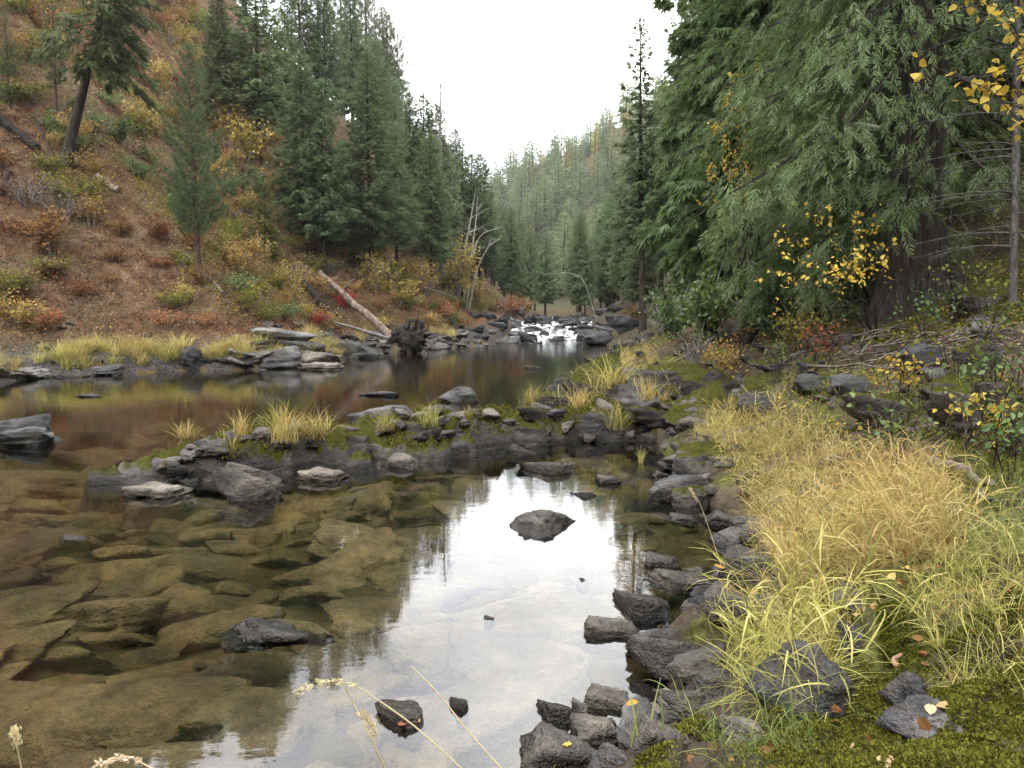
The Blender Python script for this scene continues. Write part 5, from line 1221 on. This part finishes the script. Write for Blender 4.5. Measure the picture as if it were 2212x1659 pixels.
# pile of weathered sticks
for i in range(80):
    q = r5.uniform(size=2); px, py = 1700+450*q[0]+r5.normal(0, 20), 730+75*q[1]
    p = np.array(WT(px, py)); L = r5.uniform(0.25, 0.9); th = r5.normal(0.0, 0.5); yw = r5.normal(0, 0.8); d = np.array([math.cos(yw), math.sin(yw), 0.30*math.cos(yw)+0.25*math.sin(th)])
    o = stem_obj("stick", wander(p+np.array([0, 0, 0.05+r5.uniform(0, 0.10)])-d*L/2, p+np.array([0, 0, 0.05+r5.uniform(0, 0.12)])+d*L/2, 5, 0.02, r5), np.linspace(r5.uniform(0.005, 0.015), 0.003, 5), 'twig', None, 5)
    tag(o, "weathered %s stick in the pile %s" % ("long" if L > 0.6 else "short", "at its river end" if px < 1800 else "in its middle" if px < 1980 else "at its right end"), "stick", "pile of weathered sticks")
for p0, p1, r0, lab in (((1640, 860), (1980, 800), 0.018, "long pale stick bent over the bank's stones"), ((1745, 800), (1945, 822), 0.022, "pale stick crossing the long bent one"), ((1630, 945), (1990, 810), 0.010, "thin stick slanting over the mossy boulder"),
                        ((1480, 780), (1600, 705), 0.05, "dark slanting log on the bank behind the mossy boulders"), ((2010, 1010), (2140, 1090), 0.04, "mossy root crossing the right edge of the grass"), ((1950, 950), (2070, 955), 0.015, "thin dark stick below the mossy boulder"),
                        ((1420, 640), (1500, 600), 0.02, "dark arching branch over the far right rocks")):
    log_px("fallen_branch", p0, p1, r0, r0*0.4, 'twig', lab, (0.05, 0.12), "branch")
# broken limb on the cedar
e0 = np.array(WD(1900, 277, 10.4)); e1 = np.array(WD(1866, 270, 10.6)); e2 = np.array(WD(1845, 268, 11.4))
tag(stem_obj("broken_limb", [e2, e1, e0], [0.03, 0.035, 0.03], 'bark_grey'), "pale broken limb end sticking out of the cedar's foliage", "branch")

# fallen leaves one can pick out, and the dry seed stalks
def curled_leaf(seed):
    r = np.random.default_rng(seed); n = 5; V = []
    for i in range(n+1):
        s = i/n; w = 0.42*math.sin(math.pi*min(1, s*0.92+0.05))**0.8
        for q in (-1, 0, 1): V.append((s, q*w, 0.10*abs(q)*1.2+0.14*math.sin(s*3+seed)+r.normal(0, 0.02)))
    F = [(3*i+j, 3*i+3+j, 3*i+4+j, 3*i+1+j) for i in range(n) for j in range(2)]
    return np.array(V), np.array(F)
M['tan_leaf'] = leaf_mat("tan_dead_leaf", [(0.42, 0.26, 0.15), (0.50, 0.34, 0.21)], 0.2); M['red_leaf'] = leaf_mat("brown_red_leaf", [(0.30, 0.12, 0.06), (0.38, 0.17, 0.09)], 0.2)
for i, (px, py, w, mat, lab) in enumerate(((1910, 1645, 60, 'tan_leaf', "curled tan dead leaf on the near moss"), (2010, 1535, 34, 'tan_leaf', "small tan leaf on the flat slate"), (1950, 1430, 60, 'tan_leaf', "big curled tan leaf under the grass"),
                                           (2000, 1425, 50, 'red_leaf', "reddish brown leaf next to the curled tan one"), (1225, 1608, 30, 'yellow', "yellow leaf on the large stone at the bottom"), (905, 1562, 40, 'tan_leaf', "pale leaf on the long flat rock"),
                                           (860, 1572, 30, 'red_leaf', "brown leaf on the long flat rock"), (1378, 1527, 32, 'yellow', "yellow leaf afloat beside the near stones"), (2100, 1290, 40, 'red_leaf', "orange brown leaf in the right edge herbs"),
                                           (2060, 1310, 36, 'red_leaf', "rust leaf left of the orange brown one"), (1720, 1060, 30, 'tan_leaf', "tan leaf caught in the straw grass"), (1565, 1230, 26, 'yellow', "yellow leaf on the water by the grass"))):
    p = RC(px, py); L = w/FPX*p[1]*0.85; V, F = curled_leaf(i)
    o = link("fallen_leaf", mesh_np("fallen_leaf", V, [F], M[mat], smooth=True), loc=(p[0], p[1], p[2]+0.012), rot=(r5.uniform(-0.2, 0.2), r5.uniform(-0.2, 0.2), r5.uniform(0, 6.28)), scale=L); tag(o, lab, "leaf")
def stalk(label, pts, D, head=None):
    root = link("grass_stalk", None); tag(root, label, "grass stalk")
    P = np.array([WD(px, py, d) for (px, py), d in zip(pts, D)])
    stem_obj("stem", P, np.linspace(0.0022, 0.0012, len(P)), 'seed', root, 4)
    if head:
        a, b = np.array(WD(*head[0], head[2])), np.array(WD(*head[1], head[2])); n = 90; t = r5.uniform(0, 1, n)
        c = a+(b-a)*t[:, None]+r5.normal(0, 0.0035, (n, 3)); c[:, 2] += 0.012*np.sin(t*math.pi)
        mb = MB(); d = (b-a)/np.linalg.norm(b-a)+r5.normal(0, 0.35, (n, 3)); scatter(mb, DIAM[0]*np.array([1, 0.35, 1]), DIAM[1], frames(d, rand_unit(n)), c, r5.uniform(0.007, 0.013, n))
        link("seed_head", mb.mesh("seed_head", M['seed']), root)
stalk("dry grass stalk with nodding seed head over the pool", [(1040, 1700), (900, 1570), (800, 1500), (765, 1480)], (1.25, 1.3, 1.35, 1.35), ((768, 1478), (645, 1492), 1.35))
stalk("seed head bowing at the bottom edge over the brown shallows", [(420, 1740), (340, 1665), (300, 1645)], (1.2, 1.2, 1.22), ((310, 1645), (205, 1662), 1.22))
stalk("thin stalk crossing the first one over the pool", [(850, 1700), (800, 1590), (770, 1530), (745, 1485)], (1.3, 1.3, 1.35, 1.35), ((815, 1600), (780, 1545), 1.3))
stalk("small seed stalk at the bottom left corner", [(60, 1720), (42, 1640), (32, 1590)], (1.3, 1.3, 1.3), ((36, 1612), (30, 1588), 1.3))
stalk("fine bent stalk right of the nodding seed head", [(1120, 1700), (1010, 1580), (950, 1500), (890, 1440)], (1.6, 1.6, 1.6, 1.6))
stalk("upright seed stalk at the pool's right shore", [(1580, 1300), (1545, 1180), (1510, 1080), (1490, 1060)], (4.7, 4.75, 4.8, 4.8), ((1505, 1085), (1490, 1055), 4.8))
for px, py, lean, lab in ((1175, 1690, -0.15, "green grass blades at the bottom edge before the large stone"), (1400, 1690, 0.2, "green blades at the bottom edge by the moss")):
    mb = MB()
    for k in range(5): mb.add(*blade(r5.uniform(0.14, 0.26), 0.010, r5.uniform(1.1, 1.5), r5.uniform(0.1, 0.6), r5.uniform(0, 6.28), (r5.normal(0, 0.03), r5.normal(0, 0.02), 0), 5))
    p = np.array(WD(px, py, 2.4)); p[2] = float(Hg(p[0], p[1]))+0.02
    tag(link("grass_tuft", mb.mesh("fresh_blades", M['greengrass']), loc=p), lab, "grass tuft")

# ------------------------------------------------------------------ rapids
def rapids():
    ys = np.linspace(46.5, 74, 90); V = []; n = 40
    for y in ys:
        lx = np.interp(y, Lp[10:, 1], Lp[10:, 0]); rx = np.interp(y, Rp[20:, 1], Rp[20:, 0])
        x = np.linspace(lx-0.4, rx+0.4, n); yy = np.full(n, y)
        z = base_level(yy)-0.10+0.05*fbm(x*1.6, yy*1.1, s=77)+0.03*fbm(x*4, yy*3, s=78)
        step = 0.06*np.floor((y-46)/2.4+0.5*fbm(x*0.6, yy*0.4, s=79)); V.append(np.stack([x, yy, z+0.5*(step-np.mean(step))], -1))
    V = np.concatenate(V); m = len(ys); i, j = np.meshgrid(np.arange(m-1), np.arange(n-1), indexing='ij')
    F = np.stack([i*n+j, i*n+j+1, (i+1)*n+j+1, (i+1)*n+j], -1).reshape(-1, 4)
    t = NT("rapids_water"); mp = t.n("Mapping", Scale=(2.0, 0.5, 1)); t.t.links.new(t.geo('Position'), mp.inputs['Vector'])
    f = t.ramp(t.noise(1.4, 4, 0.7, mp.outputs[0]), [(0.46, 0.0), (0.58, 1.0)])
    nb = t.bump(t.noise(3, 3, 0.6, mp.outputs[0]), 0.8, 0.2)
    w = t.bsdf((0.04, 0.045, 0.04, 1), 0.08, nb, 0.8); fo = t.bsdf((0.80, 0.82, 0.84, 1), 0.7, nb, 0.3)
    t.surf(t.n("MixShader", Fac=f, i1=w, i2=fo).outputs[0])
    tag(link("rapids", mesh_np("rapids", V, [F], t.m, smooth=True)), "white foaming rapids between black boulders", kind="structure")
rapids()

# ------------------------------------------------------------------ the air of the valley
def haze():
    x0, x1, y0, y1, z0, z1 = -700, 700, -700, 700, -6, 230
    V = [(x0, y0, z0), (x1, y0, z0), (x1, y1, z0), (x0, y1, z0), (x0, y0, z1), (x1, y0, z1), (x1, y1, z1), (x0, y1, z1)]
    F = [(0, 3, 2, 1), (4, 5, 6, 7), (0, 1, 5, 4), (1, 2, 6, 5), (2, 3, 7, 6), (3, 0, 4, 7)]
    t = NT("haze_air"); v = t.n("VolumePrincipled", Color=(0.95, 0.97, 1.0, 1), Density=0.00030, Anisotropy=0.2)
    t.t.links.new(v.outputs[0], t.out.inputs['Volume'])
    tag(link("haze", mesh_np("haze", V, [F], t.m)), "thin pale haze in the valley air", kind="stuff")
haze()
